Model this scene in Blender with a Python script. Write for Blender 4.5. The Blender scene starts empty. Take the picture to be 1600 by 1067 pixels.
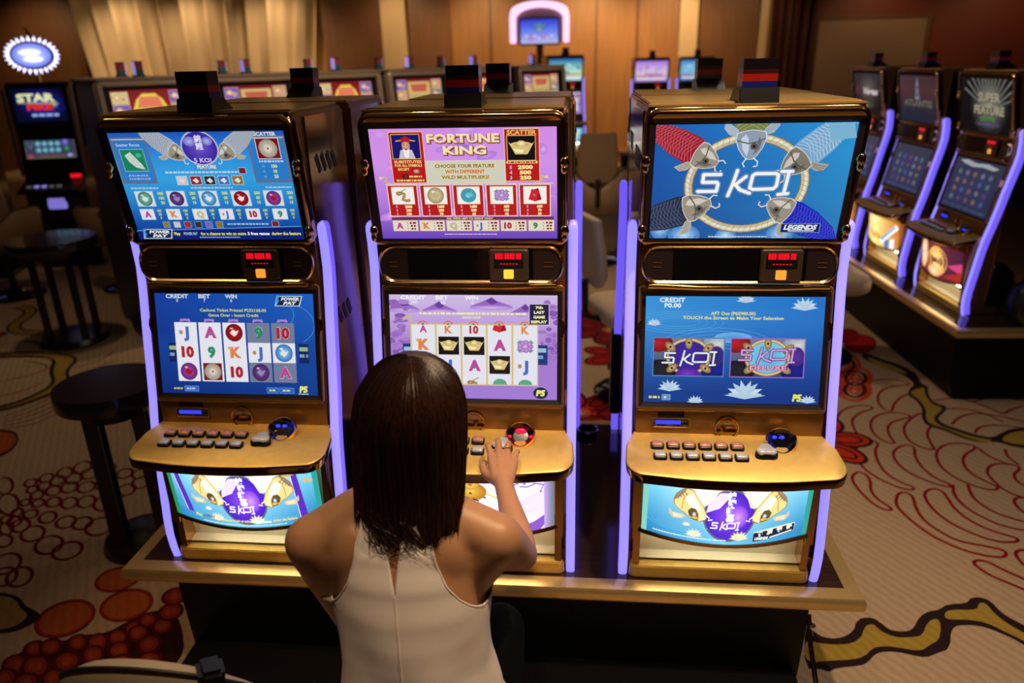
import bpy, bmesh, math, random
import numpy as np
from mathutils import Vector, Matrix, Euler
from mathutils.bvhtree import BVHTree
random.seed(11)
SC = bpy.context.scene
C = SC.collection
H = 0.48                    # height of the machine stand above the carpet
PI = math.pi

# ------------------------------------------------------------------ camera
CAM = Vector((0.299, -1.8846, 1.4569 + H))
YAW, PITCH, ROLL, FPX = 0.0981, 0.3652, -0.0234, 1148.4
_f = Vector((-math.sin(YAW)*math.cos(PITCH), math.cos(YAW)*math.cos(PITCH), -math.sin(PITCH)))
_r0 = Vector((math.cos(YAW), math.sin(YAW), 0)); _u0 = _r0.cross(_f)
_r = _r0*math.cos(ROLL) + _u0*math.sin(ROLL)
_u = -_r0*math.sin(ROLL) + _u0*math.cos(ROLL)
cd = bpy.data.cameras.new('camera'); cam = bpy.data.objects.new('camera', cd); C.objects.link(cam)
cam.matrix_world = Matrix(((_r.x, _u.x, -_f.x, CAM.x), (_r.y, _u.y, -_f.y, CAM.y), (_r.z, _u.z, -_f.z, CAM.z), (0, 0, 0, 1)))
cd.sensor_width = 36; cd.lens = FPX/1600*36; cd.clip_start = .02
cd.dof.use_dof = True; cd.dof.focus_distance = 1.78; cd.dof.aperture_fstop = 2.2
SC.camera = cam
def ray(px, py): return _f + _r*((px-800)/FPX) - _u*((py-533.5)/FPX)
def on_z(px, py, z):
    d = ray(px, py); return CAM + d*((z-CAM.z)/d.z)
def at_depth(px, py, D): return CAM + ray(px, py)*D

# ------------------------------------------------------------------ materials
def lin(c):
    return tuple((v/255/12.92 if v/255 <= .04045 else ((v/255+.055)/1.055)**2.4) for v in c[:3])
def mat(name, col, metal=0., rough=.5, emit=None, es=0., coat=0., spec=.5, noise=None, bump=None, aniso=0.):
    m = bpy.data.materials.new(name); m.use_nodes = True
    nt = m.node_tree; b = nt.nodes['Principled BSDF']
    b.inputs['Base Color'].default_value = (*col, 1); b.inputs['Metallic'].default_value = metal
    b.inputs['Roughness'].default_value = rough; b.inputs['Specular IOR Level'].default_value = spec
    b.inputs['Coat Weight'].default_value = coat; b.inputs['Coat Roughness'].default_value = .05
    if aniso: b.inputs['Anisotropic'].default_value = aniso
    if emit:
        b.inputs['Emission Color'].default_value = (*emit, 1); b.inputs['Emission Strength'].default_value = es
    tc = None
    if noise or bump:
        tc = nt.nodes.new('ShaderNodeTexCoord')
    if noise:                                   # (scale, amount[, stretch])
        n = nt.nodes.new('ShaderNodeTexNoise'); n.inputs['Scale'].default_value = noise[0]; n.inputs['Detail'].default_value = 5
        src = tc.outputs['Object']
        if len(noise) > 2:
            mp = nt.nodes.new('ShaderNodeMapping'); mp.inputs['Scale'].default_value = noise[2]
            nt.links.new(src, mp.inputs[0]); src = mp.outputs[0]
        nt.links.new(src, n.inputs['Vector'])
        r = nt.nodes.new('ShaderNodeValToRGB')
        a = noise[1]
        r.color_ramp.elements[0].position = .3; r.color_ramp.elements[1].position = .7
        r.color_ramp.elements[0].color = (*[v*(1-a) for v in col], 1); r.color_ramp.elements[1].color = (*[min(1, v*(1+a)) for v in col], 1)
        nt.links.new(n.outputs['Fac'], r.inputs[0]); nt.links.new(r.outputs[0], b.inputs['Base Color'])
    if bump:                                    # (scale, strength)
        n2 = nt.nodes.new('ShaderNodeTexNoise'); n2.inputs['Scale'].default_value = bump[0]; n2.inputs['Detail'].default_value = 3
        nt.links.new(tc.outputs['Object'], n2.inputs['Vector'])
        bp = nt.nodes.new('ShaderNodeBump'); bp.inputs['Strength'].default_value = bump[1]; bp.inputs['Distance'].default_value = .002
        nt.links.new(n2.outputs['Fac'], bp.inputs['Height']); nt.links.new(bp.outputs[0], b.inputs['Normal'])
    return m
def attr_mat(name, strength, rough=.25, emissive=True):
    m = bpy.data.materials.new(name); m.use_nodes = True
    nt = m.node_tree; b = nt.nodes['Principled BSDF']
    a = nt.nodes.new('ShaderNodeAttribute'); a.attribute_name = 'Col'
    b.inputs['Roughness'].default_value = rough
    if emissive:
        b.inputs['Base Color'].default_value = (.01, .01, .012, 1)
        nt.links.new(a.outputs['Color'], b.inputs['Emission Color']); b.inputs['Emission Strength'].default_value = strength
    else:
        nt.links.new(a.outputs['Color'], b.inputs['Base Color'])
    return m
M = {}
M['screen'] = attr_mat('lit_screen', 1.0)
M['screen_dim'] = attr_mat('lit_screen_dim', .45)
M['belly'] = attr_mat('backlit_glass', 1.35)
M['print'] = attr_mat('printed_face', 0, .35, False)
M['gold'] = mat('satin_gold', (.80, .55, .16), .55, .42, noise=(40, .06), bump=(400, .05))
M['brass'] = mat('brushed_brass_trim', (.70, .49, .21), .72, .30, noise=(60, .03))
M['bronze'] = mat('bronze_mirror', (.42, .235, .09), 1, .10)
M['bronze_satin'] = mat('bronze_satin', (.34, .175, .055), .7, .28, noise=(30, .06))
M['chrome_gold'] = mat('polished_gold', (.85, .58, .22), 1, .07)
M['rim_gold'] = mat('gold_rim', (.9, .62, .24), 1, .16)
M['bezel'] = mat('dark_bezel', (.022, .016, .022), 0, .3)
M['black'] = mat('black_plastic', (.006, .006, .007), 0, .35)
M['black_gloss'] = mat('black_gloss', (.004, .004, .005), 0, .08, coat=.5)
M['panel'] = mat('purple_black_panel', (.030, .018, .020), .2, .35)
M['reader'] = mat('taupe_reader', (.10, .065, .05), .5, .4)
M['cream_metal'] = mat('pale_tray_metal', (.85, .78, .58), .5, .35)
M['tray_fill_bar'] = mat('tray_fill_glow', (.8, .75, .6), 0, .4, emit=(1, .9, .66), es=20)
M['chrome'] = mat('chrome', (.8, .8, .82), 1, .08)
M['neon'] = mat('violet_neon', (.3, .25, .8), 0, .3, emit=(.27, .235, 1.0), es=1.2)
M['neon_end'] = mat('violet_neon_diffuser', (.3, .25, .8), 0, .4, emit=(.15, .10, .90), es=1.0)
M['red_led'] = mat('red_led', (.1, 0, 0), 0, .4, emit=(1, .004, .02), es=1.0)
M['amber'] = mat('amber_button_light', (.5, .2, .02), 0, .4, emit=(1, .34, .035), es=1.0)
M['yellow_light'] = mat('yellow_button_light', (.5, .4, .02), 0, .4, emit=(.95, .72, .06), es=.8)
M['blue_light'] = mat('blue_light', (.02, .02, .4), 0, .3, emit=(.03, .05, 1), es=1.2)
M['red_light'] = mat('red_light', (.4, .0, .02), 0, .3, emit=(1, .01, .06), es=1.2)
M['lamp_red'] = mat('lamp_red', (.30, .012, .008), 0, .25)
M['lamp_maroon'] = mat('lamp_maroon', (.035, .006, .008), 0, .25)
M['lamp_blue'] = mat('lamp_blue', (.008, .012, .16), 0, .25)
M['lamp_black'] = mat('lamp_black', (.006, .005, .007), 0, .2)
M['veneer'] = mat('dark_stand_laminate', (.028, .014, .010), 0, .12, coat=.3, noise=(4, .35, (2, 25, 25)))
M['body'] = mat('black_stand_body', (.003, .002, .002), 0, .5, spec=.2)
M['btn_red'] = mat('button_red_cap', (.50, .24, .20), .2, .25, emit=(.5, .14, .10), es=.12, coat=.4)
M['btn_grey'] = mat('button_grey_cap', (.50, .52, .58), .2, .25, emit=(.3, .32, .42), es=.12, coat=.4)
M['mirror_side'] = mat('dark_mirror_side', (.50, .36, .24), 1, .10)

def crv(o): return o
# ------------------------------------------------------------------ scene helpers
def tag(o, label=None, cat=None, group=None, kind=None):
    if label: o['label'] = label
    if cat: o['category'] = cat
    if group: o['group'] = group
    if kind: o['kind'] = kind
    return o
def thing(name, label, cat, loc=(0, 0, 0), rz=0., group=None):
    o = bpy.data.objects.new(name, None); C.objects.link(o)
    o.location = loc; o.rotation_euler = (0, 0, rz); o.empty_display_size = .1
    return tag(o, label, cat, group)
class MB:
    def __init__(s): s.v = []; s.f = []; s.m = []; s.c = None
    def face(s, idx, m=0): s.f.append(tuple(idx)); s.m.append(m)
    def add(s, vs, fs, m=0):
        b = len(s.v); s.v += [tuple(p) for p in vs]
        for f in fs: s.f.append(tuple(i+b for i in f)); s.m.append(m)
    def box(s, x0, x1, y0, y1, z0, z1, m=0, mtx=None):
        vs = [(x, y, z) for z in (z0, z1) for y in (y0, y1) for x in (x0, x1)]
        if mtx: vs = [tuple(mtx @ Vector(p)) for p in vs]
        s.add(vs, [(0, 2, 3, 1), (4, 5, 7, 6), (0, 1, 5, 4), (2, 6, 7, 3), (0, 4, 6, 2), (1, 3, 7, 5)], m)
    def prism_x(s, prof, x0, x1, m=0):          # prof: (y,z) list, counter-clockwise seen from +x
        n = len(prof)
        s.add([(x0, y, z) for y, z in prof] + [(x1, y, z) for y, z in prof],
              [tuple(range(n))[::-1], tuple(range(n, 2*n))] + [(i, (i+1) % n, n+(i+1) % n, n+i) for i in range(n)], m)
    def prism_z(s, prof, z0, z1, m=0, mside=None):
        n = len(prof); fs = [(i, (i+1) % n, n+(i+1) % n, n+i) for i in range(n)]
        vs = [(x, y, z0) for x, y in prof] + [(x, y, z1) for x, y in prof]
        b = len(s.v); s.v += vs
        s.face([b+i for i in range(n)][::-1], m); s.face([b+n+i for i in range(n)], m)
        for f in fs: s.face([b+i for i in f], m if mside is None else mside)
    def loops(s, loops, mats=0, close=True, cap0=False, cap1=False):   # loops: lists of equal length
        n = len(loops[0]); b = len(s.v)
        for L in loops: s.v += [tuple(p) for p in L]
        for k in range(len(loops)-1):
            mm = mats[k] if isinstance(mats, (list, tuple)) else mats
            for i in range(n if close else n-1):
                j = (i+1) % n
                s.face((b+k*n+i, b+k*n+j, b+(k+1)*n+j, b+(k+1)*n+i), mm)
        m0 = mats[0] if isinstance(mats, (list, tuple)) else mats
        m1 = mats[-1] if isinstance(mats, (list, tuple)) else mats
        if cap0: s.face([b+i for i in range(n)][::-1], m0)
        if cap1: s.face([b+(len(loops)-1)*n+i for i in range(n)], m1)
    def lathe(s, prof, n=24, m=0, org=(0, 0, 0), cap0=True, cap1=True, sx=1., sy=1.):
        s.loops([[(org[0]+r*sx*math.cos(2*PI*i/n), org[1]+r*sy*math.sin(2*PI*i/n), org[2]+z) for i in range(n)] for r, z in prof], m, True, cap0, cap1)
    def tube(s, path, r, n=8, m=0, closed=False, cap=True):
        P = [Vector(p) for p in path]; k = len(P)
        rs = r if isinstance(r, (list, tuple)) else [r]*k
        Ls = []; up = None
        for i in range(k):
            if closed: t = P[(i+1) % k]-P[i-1]
            else: t = P[min(i+1, k-1)]-P[max(i-1, 0)]
            t.normalize()
            if up is None:
                up = Vector((0, 0, 1)) if abs(t.z) < .9 else Vector((0, 1, 0))
            a = t.cross(up)
            if a.length < 1e-6: a = t.cross(Vector((1, 0, 0)))
            a.normalize(); b = a.cross(t); b.normalize(); up = b
            Ls.append([P[i]+(a*math.cos(2*PI*j/n)+b*math.sin(2*PI*j/n))*rs[i] for j in range(n)])
        if closed: Ls.append(Ls[0]); cap = False
        s.loops(Ls, m, True, cap, cap)
    def ball(s, c, r, m=0, n=12, k=8, mtx=None):
        r = r if isinstance(r, (tuple, list)) else (r, r, r)
        vs = [(0, 0, -1)]
        for i in range(1, k):
            a = -PI/2+PI*i/k
            vs += [(math.cos(a)*math.cos(2*PI*j/n), math.cos(a)*math.sin(2*PI*j/n), math.sin(a)) for j in range(n)]
        vs.append((0, 0, 1))
        fs = [(0, 1+(j+1) % n, 1+j) for j in range(n)]
        for i in range(k-2):
            fs += [(1+i*n+j, 1+i*n+(j+1) % n, 1+(i+1)*n+(j+1) % n, 1+(i+1)*n+j) for j in range(n)]
        t = 1+(k-2)*n; e = len(vs)-1
        fs += [(t+j, t+(j+1) % n, e) for j in range(n)]
        out = []
        for p in vs:
            q = Vector((p[0]*r[0], p[1]*r[1], p[2]*r[2]))
            if mtx: q = mtx @ q
            out.append((q.x+c[0], q.y+c[1], q.z+c[2]))
        s.add(out, fs, m)
    def mesh(s, name, mats, bevel=0, seg=2, smooth=35, fix=True):
        me = bpy.data.meshes.new(name); me.from_pydata(s.v, [], s.f)
        for m in (mats if isinstance(mats, (list, tuple)) else [mats]): me.materials.append(m)
        me.polygons.foreach_set('material_index', s.m)
        if fix or bevel:
            bm = bmesh.new(); bm.from_mesh(me)
            if fix: bmesh.ops.recalc_face_normals(bm, faces=bm.faces)
            if bevel:
                es = [e for e in bm.edges if len(e.link_faces) == 2 and e.calc_face_angle(0) > .45]
                bmesh.ops.bevel(bm, geom=es, offset=bevel, segments=seg, affect='EDGES', clamp_overlap=True)
            bm.to_mesh(me); bm.free()
        if smooth:
            me.polygons.foreach_set('use_smooth', [True]*len(me.polygons))
            me.set_sharp_from_angle(angle=math.radians(smooth))
        me.update(); return me
    def build(s, name, mats, parent=None, **k):
        return link(name, s.mesh(name, mats, **k), parent)
def link(name, me, parent=None, loc=None):
    o = bpy.data.objects.new(name, me); C.objects.link(o)
    if parent: o.parent = parent
    if loc: o.location = loc
    return o
def kids(o): return [c for c in ALLKIDS.get(o.name, [])] if False else list(o.children)
def copy_tree(o, parent=None, swap=None):
    c = o.copy(); C.objects.link(c)
    if parent: c.parent = parent
    base = o.name.split('.')[0]
    if swap and base in swap:
        if swap[base] is None:
            bpy.data.objects.remove(c); return None
        c.data = swap[base]
    for ch in kids(o): copy_tree(ch, c, swap)
    return c
def rrect(w0, w1, h0, h1, r, n=5, r2=None):     # rounded rectangle, counter-clockwise, equal counts; r2 = radius of lower corners
    r2 = r if r2 is None else r2; out = []
    for (cx, cy, a, rr) in ((w1, h1, 0, r), (w0, h1, PI/2, r), (w0, h0, PI, r2), (w1, h0, 3*PI/2, r2)):
        sx = -1 if cx == w1 else 1; sy = -1 if cy == h1 else 1
        for i in range(n+1):
            t = a+PI/2*i/n
            out.append((cx+sx*rr+rr*math.cos(t), cy+sy*rr+rr*math.sin(t)))
    return out
class Frame:
    def __init__(s, o, U, V):
        s.o = Vector(o); s.U = Vector(U).normalized(); s.V = Vector(V).normalized(); s.N = s.U.cross(s.V)
    def __call__(s, a, b, h=0.): return s.o+s.U*a+s.V*b+s.N*h
# ------------------------------------------------------------------ pictures on screens and panels, as coloured polygons
_tcache = {}
def text_geo(t, off=0., shear=0.):
    k = (t, off, shear)
    if k in _tcache: return _tcache[k]
    cu = bpy.data.curves.new('t', 'FONT'); cu.body = t; cu.size = 1; cu.resolution_u = 2; cu.offset = off; cu.shear = shear
    o = bpy.data.objects.new('t', cu); C.objects.link(o)
    dg = bpy.context.evaluated_depsgraph_get()
    me = bpy.data.meshes.new_from_object(o.evaluated_get(dg))
    vs = [(v.co.x, v.co.y) for v in me.vertices]; fs = [tuple(p.vertices) for p in me.polygons]
    bpy.data.objects.remove(o); bpy.data.curves.remove(cu); bpy.data.meshes.remove(me)
    if vs:
        x0 = min(v[0] for v in vs); x1 = max(v[0] for v in vs); y0 = min(v[1] for v in vs); y1 = max(v[1] for v in vs)
    else: x0 = y0 = 0; x1 = y1 = 1
    _tcache[k] = (vs, fs, x0, x1, y0, y1); return _tcache[k]
def clip_poly(pts, W, Hh):
    for ax, lim, sg in ((0, 0, 1), (0, W, -1), (1, 0, 1), (1, Hh, -1)):
        out = []; n = len(pts)
        for i in range(n):
            a, b = pts[i], pts[(i+1) % n]
            da, db = (a[ax]-lim)*sg, (b[ax]-lim)*sg
            if da >= 0: out.append(a)
            if (da >= 0) != (db >= 0):
                t = da/(da-db); out.append((a[0]+(b[0]-a[0])*t, a[1]+(b[1]-a[1])*t))
        pts = out
        if len(pts) < 3: return []
    return pts
class Canvas:                                   # design space W x H, y down
    def __init__(s, W, Hh, fn, h0=.0002, step=.000018):
        s.W, s.H, s.fn, s.h, s.step = W, Hh, fn, h0, step; s.v = []; s.f = []; s.c = []
    def _raw(s, pts, cols):
        b = len(s.v); s.v += [tuple(s.fn(x, y, s.h)) for x, y in pts]; s.f.append(tuple(range(b, b+len(pts)))); s.c += cols
    def up(s): s.h += s.step
    strips = 0
    def poly(s, pts, col, clip=True):
        if clip: pts = clip_poly(pts, s.W, s.H)
        if len(pts) >= 3:
            if s.strips:                          # curved glass: follow the curve in narrow strips
                n = s.strips; w = s.W/n
                for k in range(n):
                    q = clip_poly([(x-k*w, y) for x, y in pts], w, s.H)
                    if len(q) >= 3: s._raw([(x+k*w, y) for x, y in q], [lin(col)]*len(q))
            else: s._raw(pts, [lin(col)]*len(pts))
        s.up()
    def grid(s, x0, y0, x1, y1, colf, nx=8, ny=6):  # colf(u,v) -> sRGB colour
        for i in range(nx):
            for j in range(ny):
                q = [(i, j), (i+1, j), (i+1, j+1), (i, j+1)]
                s._raw([(x0+(x1-x0)*a/nx, y0+(y1-y0)*b/ny) for a, b in q], [lin(colf(a/nx, b/ny)) for a, b in q])
        s.up()
    def rect(s, x, y, w, h, col): s.poly([(x, y), (x+w, y), (x+w, y+h), (x, y+h)], col)
    def box(s, x, y, w, h, col, edge, t=.6): s.rect(x-t, y-t, w+2*t, h+2*t, edge); s.rect(x, y, w, h, col)
    def ell(s, cx, cy, rx, ry, col, col2=None, rot=0., n=28, rings=3):
        ca, sa = math.cos(rot), math.sin(rot); col2 = col2 or col
        P = lambda r, i: (cx+rx*r*math.cos(2*PI*i/n)*ca-ry*r*math.sin(2*PI*i/n)*sa, cy+rx*r*math.cos(2*PI*i/n)*sa+ry*r*math.sin(2*PI*i/n)*ca)
        mix = lambda t: lin(tuple(a+(b-a)*t for a, b in zip(col, col2)))
        for k in range(rings):
            r0, r1 = k/rings, (k+1)/rings
            for i in range(n):
                pts = [P(r0, i), P(r1, i), P(r1, i+1), P(r0, i+1)] if k else [P(0, 0), P(r1, i), P(r1, i+1)]
                cp = clip_poly(pts, s.W, s.H)
                if len(cp) >= 3:
                    s._raw(cp, [mix((k+.5)/rings)]*len(cp) if len(cp) != len(pts) else ([mix(r0), mix(r1), mix(r1), mix(r0)] if k else [mix(0), mix(r1), mix(r1)]))
        s.up()
    def ring(s, cx, cy, rx, ry, w, col, n=40, rot=0., a0=0., a1=2*PI):
        ca, sa = math.cos(rot), math.sin(rot)
        def P(r, a):
            x, y = (rx+r)*math.cos(a), (ry+r)*math.sin(a); return (cx+x*ca-y*sa, cy+x*sa+y*ca)
        for i in range(n):
            a, b = a0+(a1-a0)*i/n, a0+(a1-a0)*(i+1)/n
            cp = clip_poly([P(-w/2, a), P(w/2, a), P(w/2, b), P(-w/2, b)], s.W, s.H)
            if len(cp) >= 3: s._raw(cp, [lin(col)]*len(cp))
        s.up()
    def stroke(s, pts, w, col, closed=False, clip=True, rnd=False):
        if rnd:
            for a, b in pts: s.ell(a, b, w/2, w/2, col, n=10, rings=1); s.h -= s.step
            for i in range(len(pts) if closed else len(pts)-1): s.stroke([pts[i], pts[(i+1) % len(pts)]], w, col); s.h -= s.step
            s.up(); return
        n = len(pts); L = []; R = []
        for i in range(n):
            a = pts[i-1] if (i or closed) else pts[i]; b = pts[(i+1) % n] if (i < n-1 or closed) else pts[i]
            dx, dy = b[0]-a[0], b[1]-a[1]; d = math.hypot(dx, dy) or 1
            nx, ny = -dy/d*w/2, dx/d*w/2; L.append((pts[i][0]+nx, pts[i][1]+ny)); R.append((pts[i][0]-nx, pts[i][1]-ny))
        for i in range(n if closed else n-1):
            j = (i+1) % n; q = [L[i], L[j], R[j], R[i]]
            if clip: q = clip_poly(q, s.W, s.H)
            if len(q) >= 3: s._raw(q, [lin(col)]*len(q))
        s.up()
    def text(s, t, x, y, h, col, w=None, al='c', bold=.0, shear=0., line=None, lw=.05, wmax=None):
        # (x,y): centre / left / right of the middle of the line; h: height of the drawn box
        if line: s.text(t, x, y, h*(1+lw*2), line, w=(w*(1+lw) if w else None), al=al, bold=bold+lw, shear=shear)
        vs, fs, x0, x1, y0, y1 = text_geo(t, bold, shear)
        if not vs: return
        ref = text_geo('H', bold, 0); hh = ref[5]-ref[4]
        ky = h/(hh or 1); kx = ky if w is None else w/((x1-x0) or 1)
        if wmax and (x1-x0)*kx > wmax: kx = wmax/(x1-x0)
        ww = (x1-x0)*kx; ox = {'c': x-ww/2, 'l': x, 'r': x-ww}[al]; yb = y+h/2
        P = [(ox+(a-x0)*kx, yb-(b-ref[4])*ky) for a, b in vs]; c = lin(col)
        b0 = len(s.v); s.v += [tuple(s.fn(px, py, s.h)) for px, py in P]
        for f in fs: s.f.append(tuple(b0+i for i in f)); s.c += [c]*len(f)
        s.up()
    def mesh(s, name, m):
        me = bpy.data.meshes.new(name); me.from_pydata(s.v, [], s.f); me.materials.append(m)
        ca = me.color_attributes.new('Col', 'FLOAT_COLOR', 'CORNER')
        a = np.ones((len(s.c), 4), dtype=np.float32); a[:, :3] = np.array(s.c, dtype=np.float32)
        ca.data.foreach_set('color', a.ravel()); me.update(); return me
# ------------------------------------------------------------------ the pictures
def mixc(a, b, t): return tuple(x+(y-x)*t for x, y in zip(a, b))
def vgrad(*cs):
    def f(u, v):
        t = v*(len(cs)-1); i = min(int(t), len(cs)-2); return mixc(cs[i], cs[i+1], t-i)
    return f
def arc_poly(cx, cy, rx, ry, a0, a1, n=16): return [(cx+rx*math.cos(a0+(a1-a0)*i/n), cy+ry*math.sin(a0+(a1-a0)*i/n)) for i in range(n+1)]
def xf(pts, x, y, ang, s, flip=1):
    ca, sa = math.cos(ang), math.sin(ang)
    return [(x+(px*ca-py*flip*sa)*s, y+(px*sa+py*flip*ca)*s) for px, py in pts]
def koi(c, x, y, ang, s, body, scale, head=(150, 142, 128), flip=1, hi=(222, 218, 206), top=False):
    # snout at (x,y), fish trails along the direction ang; s = head length
    T = lambda p: xf(p, x, y, ang, s, flip)
    c.poly(T([(.7, -.52), (1.2, -.62), (2.0, -.58), (2.9, -.35), (3.4, 0), (2.9, .35), (2.0, .58), (1.2, .62), (.7, .52)]), body)
    for k in range(16):                          # scale net
        xx = .95+k*.14; w = .55*(1-max(0, (xx-1.9))/2.2)
        for sg in (-1, 1):
            c.stroke(T([(xx-.3*sg*0, -w), (xx+.25, -w*.3), (xx+.42, w*.35), (xx+.35, w)] if sg > 0 else [(xx, w), (xx+.25, w*.3), (xx+.42, -w*.35), (xx+.35, -w)]), .020*s, scale)
    c.poly(T([(.85, .35), (1.15, .5), (1.5, .95), (1.2, 1.0), (.95, .8)]), mixc(head, hi, .4))   # fins
    for k in range(3): c.stroke(T([(.95+.06*k, .5), (1.15+.1*k, .95)]), .03*s, head)
    if top: c.poly(T([(.85, -.35), (1.15, -.5), (1.5, -.95), (1.2, -1.0), (.95, -.8)]), mixc(head, hi, .4))
    hd = [(0, -.1), (.12, -.24), (.4, -.42), (.75, -.54), (.98, -.5), (1.06, -.2), (1.08, 0), (1.06, .2), (.98, .5), (.75, .54), (.4, .42), (.12, .24), (0, .1)]
    c.poly(T([(a*1.04-.02, b*1.06) for a, b in hd]), hi); c.poly(T(hd), head)
    c.poly(T([(.1, -.12), (.4, -.3), (.8, -.36), (.95, -.2), (.8, -.1), (.4, -.05)]), mixc(head, hi, .75))
    c.poly(T([(.15, .1), (.5, .2), (.85, .3), (.6, .38), (.35, .32)]), mixc(head, (70, 66, 60), .5))
    c.stroke(T([(.72, -.5), (.6, -.1), (.64, .25), (.75, .5)]), .05*s, mixc(head, (60, 55, 50), .6))
    ex, ey = T([(.48, .12)])[0]
    c.ell(ex, ey, .13*s, .13*s, (120, 116, 108), (70, 66, 60), n=14, rings=2); c.ell(ex, ey, .06*s, .06*s, (20, 18, 24), n=10, rings=1)
    c.stroke(T([(.05, .12), (-.12, .3), (-.28, .28), (-.3, .14)]), .05*s, hi); c.stroke(T([(.05, -.12), (-.15, -.25), (-.3, -.18)]), .05*s, hi)
def lotus(c, x, y, s, col=(214, 226, 236), core=(120, 170, 210)):
    for a, L in ((-1.45, .75), (1.45, .75), (-1.05, .85), (1.05, .85), (-.6, .95), (.6, .95), (-.2, 1.0), (.25, .98)):
        dx, dy = math.sin(a)*L*s, -abs(math.cos(a))*L*s*.7
        nx, ny = -dy*.18, dx*.18
        c.poly([(x, y), (x+dx*.5+nx, y+dy*.5+ny), (x+dx, y+dy), (x+dx*.5-nx, y+dy*.5-ny)], mixc(col, core, .15+.3*abs(math.sin(a*3))))
    c.poly([(x-s*.9, y), (x, y-s*.1), (x+s*.9, y), (x, y+s*.18)], mixc(col, core, .4))
def brush_5koi(c, x, y, w, h, col, edge=None, t=1.):
    # "5 KOI" in brush strokes inside the box (x,y,w,h)
    P = lambda pts: [(x+a*w, y+b*h) for a, b in pts]
    S = [([(.235, .19), (.05, .19), (.045, .47), (.20, .47), (.215, .53), (.205, .80), (.0, .80)], 0),
         ([(.41, .05), (.375, .55), (.335, .97)], 0), ([(.51, .27), (.40, .58)], 0), ([(.405, .56), (.46, .75), (.57, .88)], 0),
         ([(.58, .24), (.61, .17), (.825, .17), (.855, .22), (.85, .62), (.82, .72), (.60, .74), (.565, .68)], 1),
         ([(.885, .10), (1.0, .10)], 0), ([(.965, .10), (.94, .91)], 0), ([(.88, .93), (.985, .90)], 0)]
    for wd, cc in (((t*1.75, edge),) if edge else ())+((t, col),):
        for s, cl in S: c.stroke(P(s), h*.115*wd, cc, cl, rnd=True)
def ingot(c, x, y, w, h):
    c.rect(x, y, w, h, (14, 12, 12))
    cx, cy = x+w/2, y+h*.42
    c.poly([(cx-w*.47, cy-h*.18), (cx-w*.36, cy+h*.05), (cx-w*.22, cy+h*.34), (cx+w*.22, cy+h*.34), (cx+w*.36, cy+h*.05), (cx+w*.47, cy-h*.18), (cx+w*.3, cy-h*.02), (cx-w*.3, cy-h*.02)], (214, 190, 118))
    c.ell(cx, cy-h*.06, w*.40, h*.12, (150, 118, 58), (226, 206, 140)); c.ell(cx, cy-h*.1, w*.17, h*.13, (250, 240, 200), (206, 178, 104))
    c.poly([(cx-w*.3, cy+h*.1), (cx+w*.1, cy+h*.16), (cx+w*.05, cy+h*.28), (cx-w*.2, cy+h*.26)], (245, 232, 182))
SYMC = {'A': (196, 62, 150), 'K': (226, 132, 62), 'Q': (190, 184, 120), 'J': (62, 104, 200), '10': (178, 28, 44), '9': (36, 140, 96)}
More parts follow.
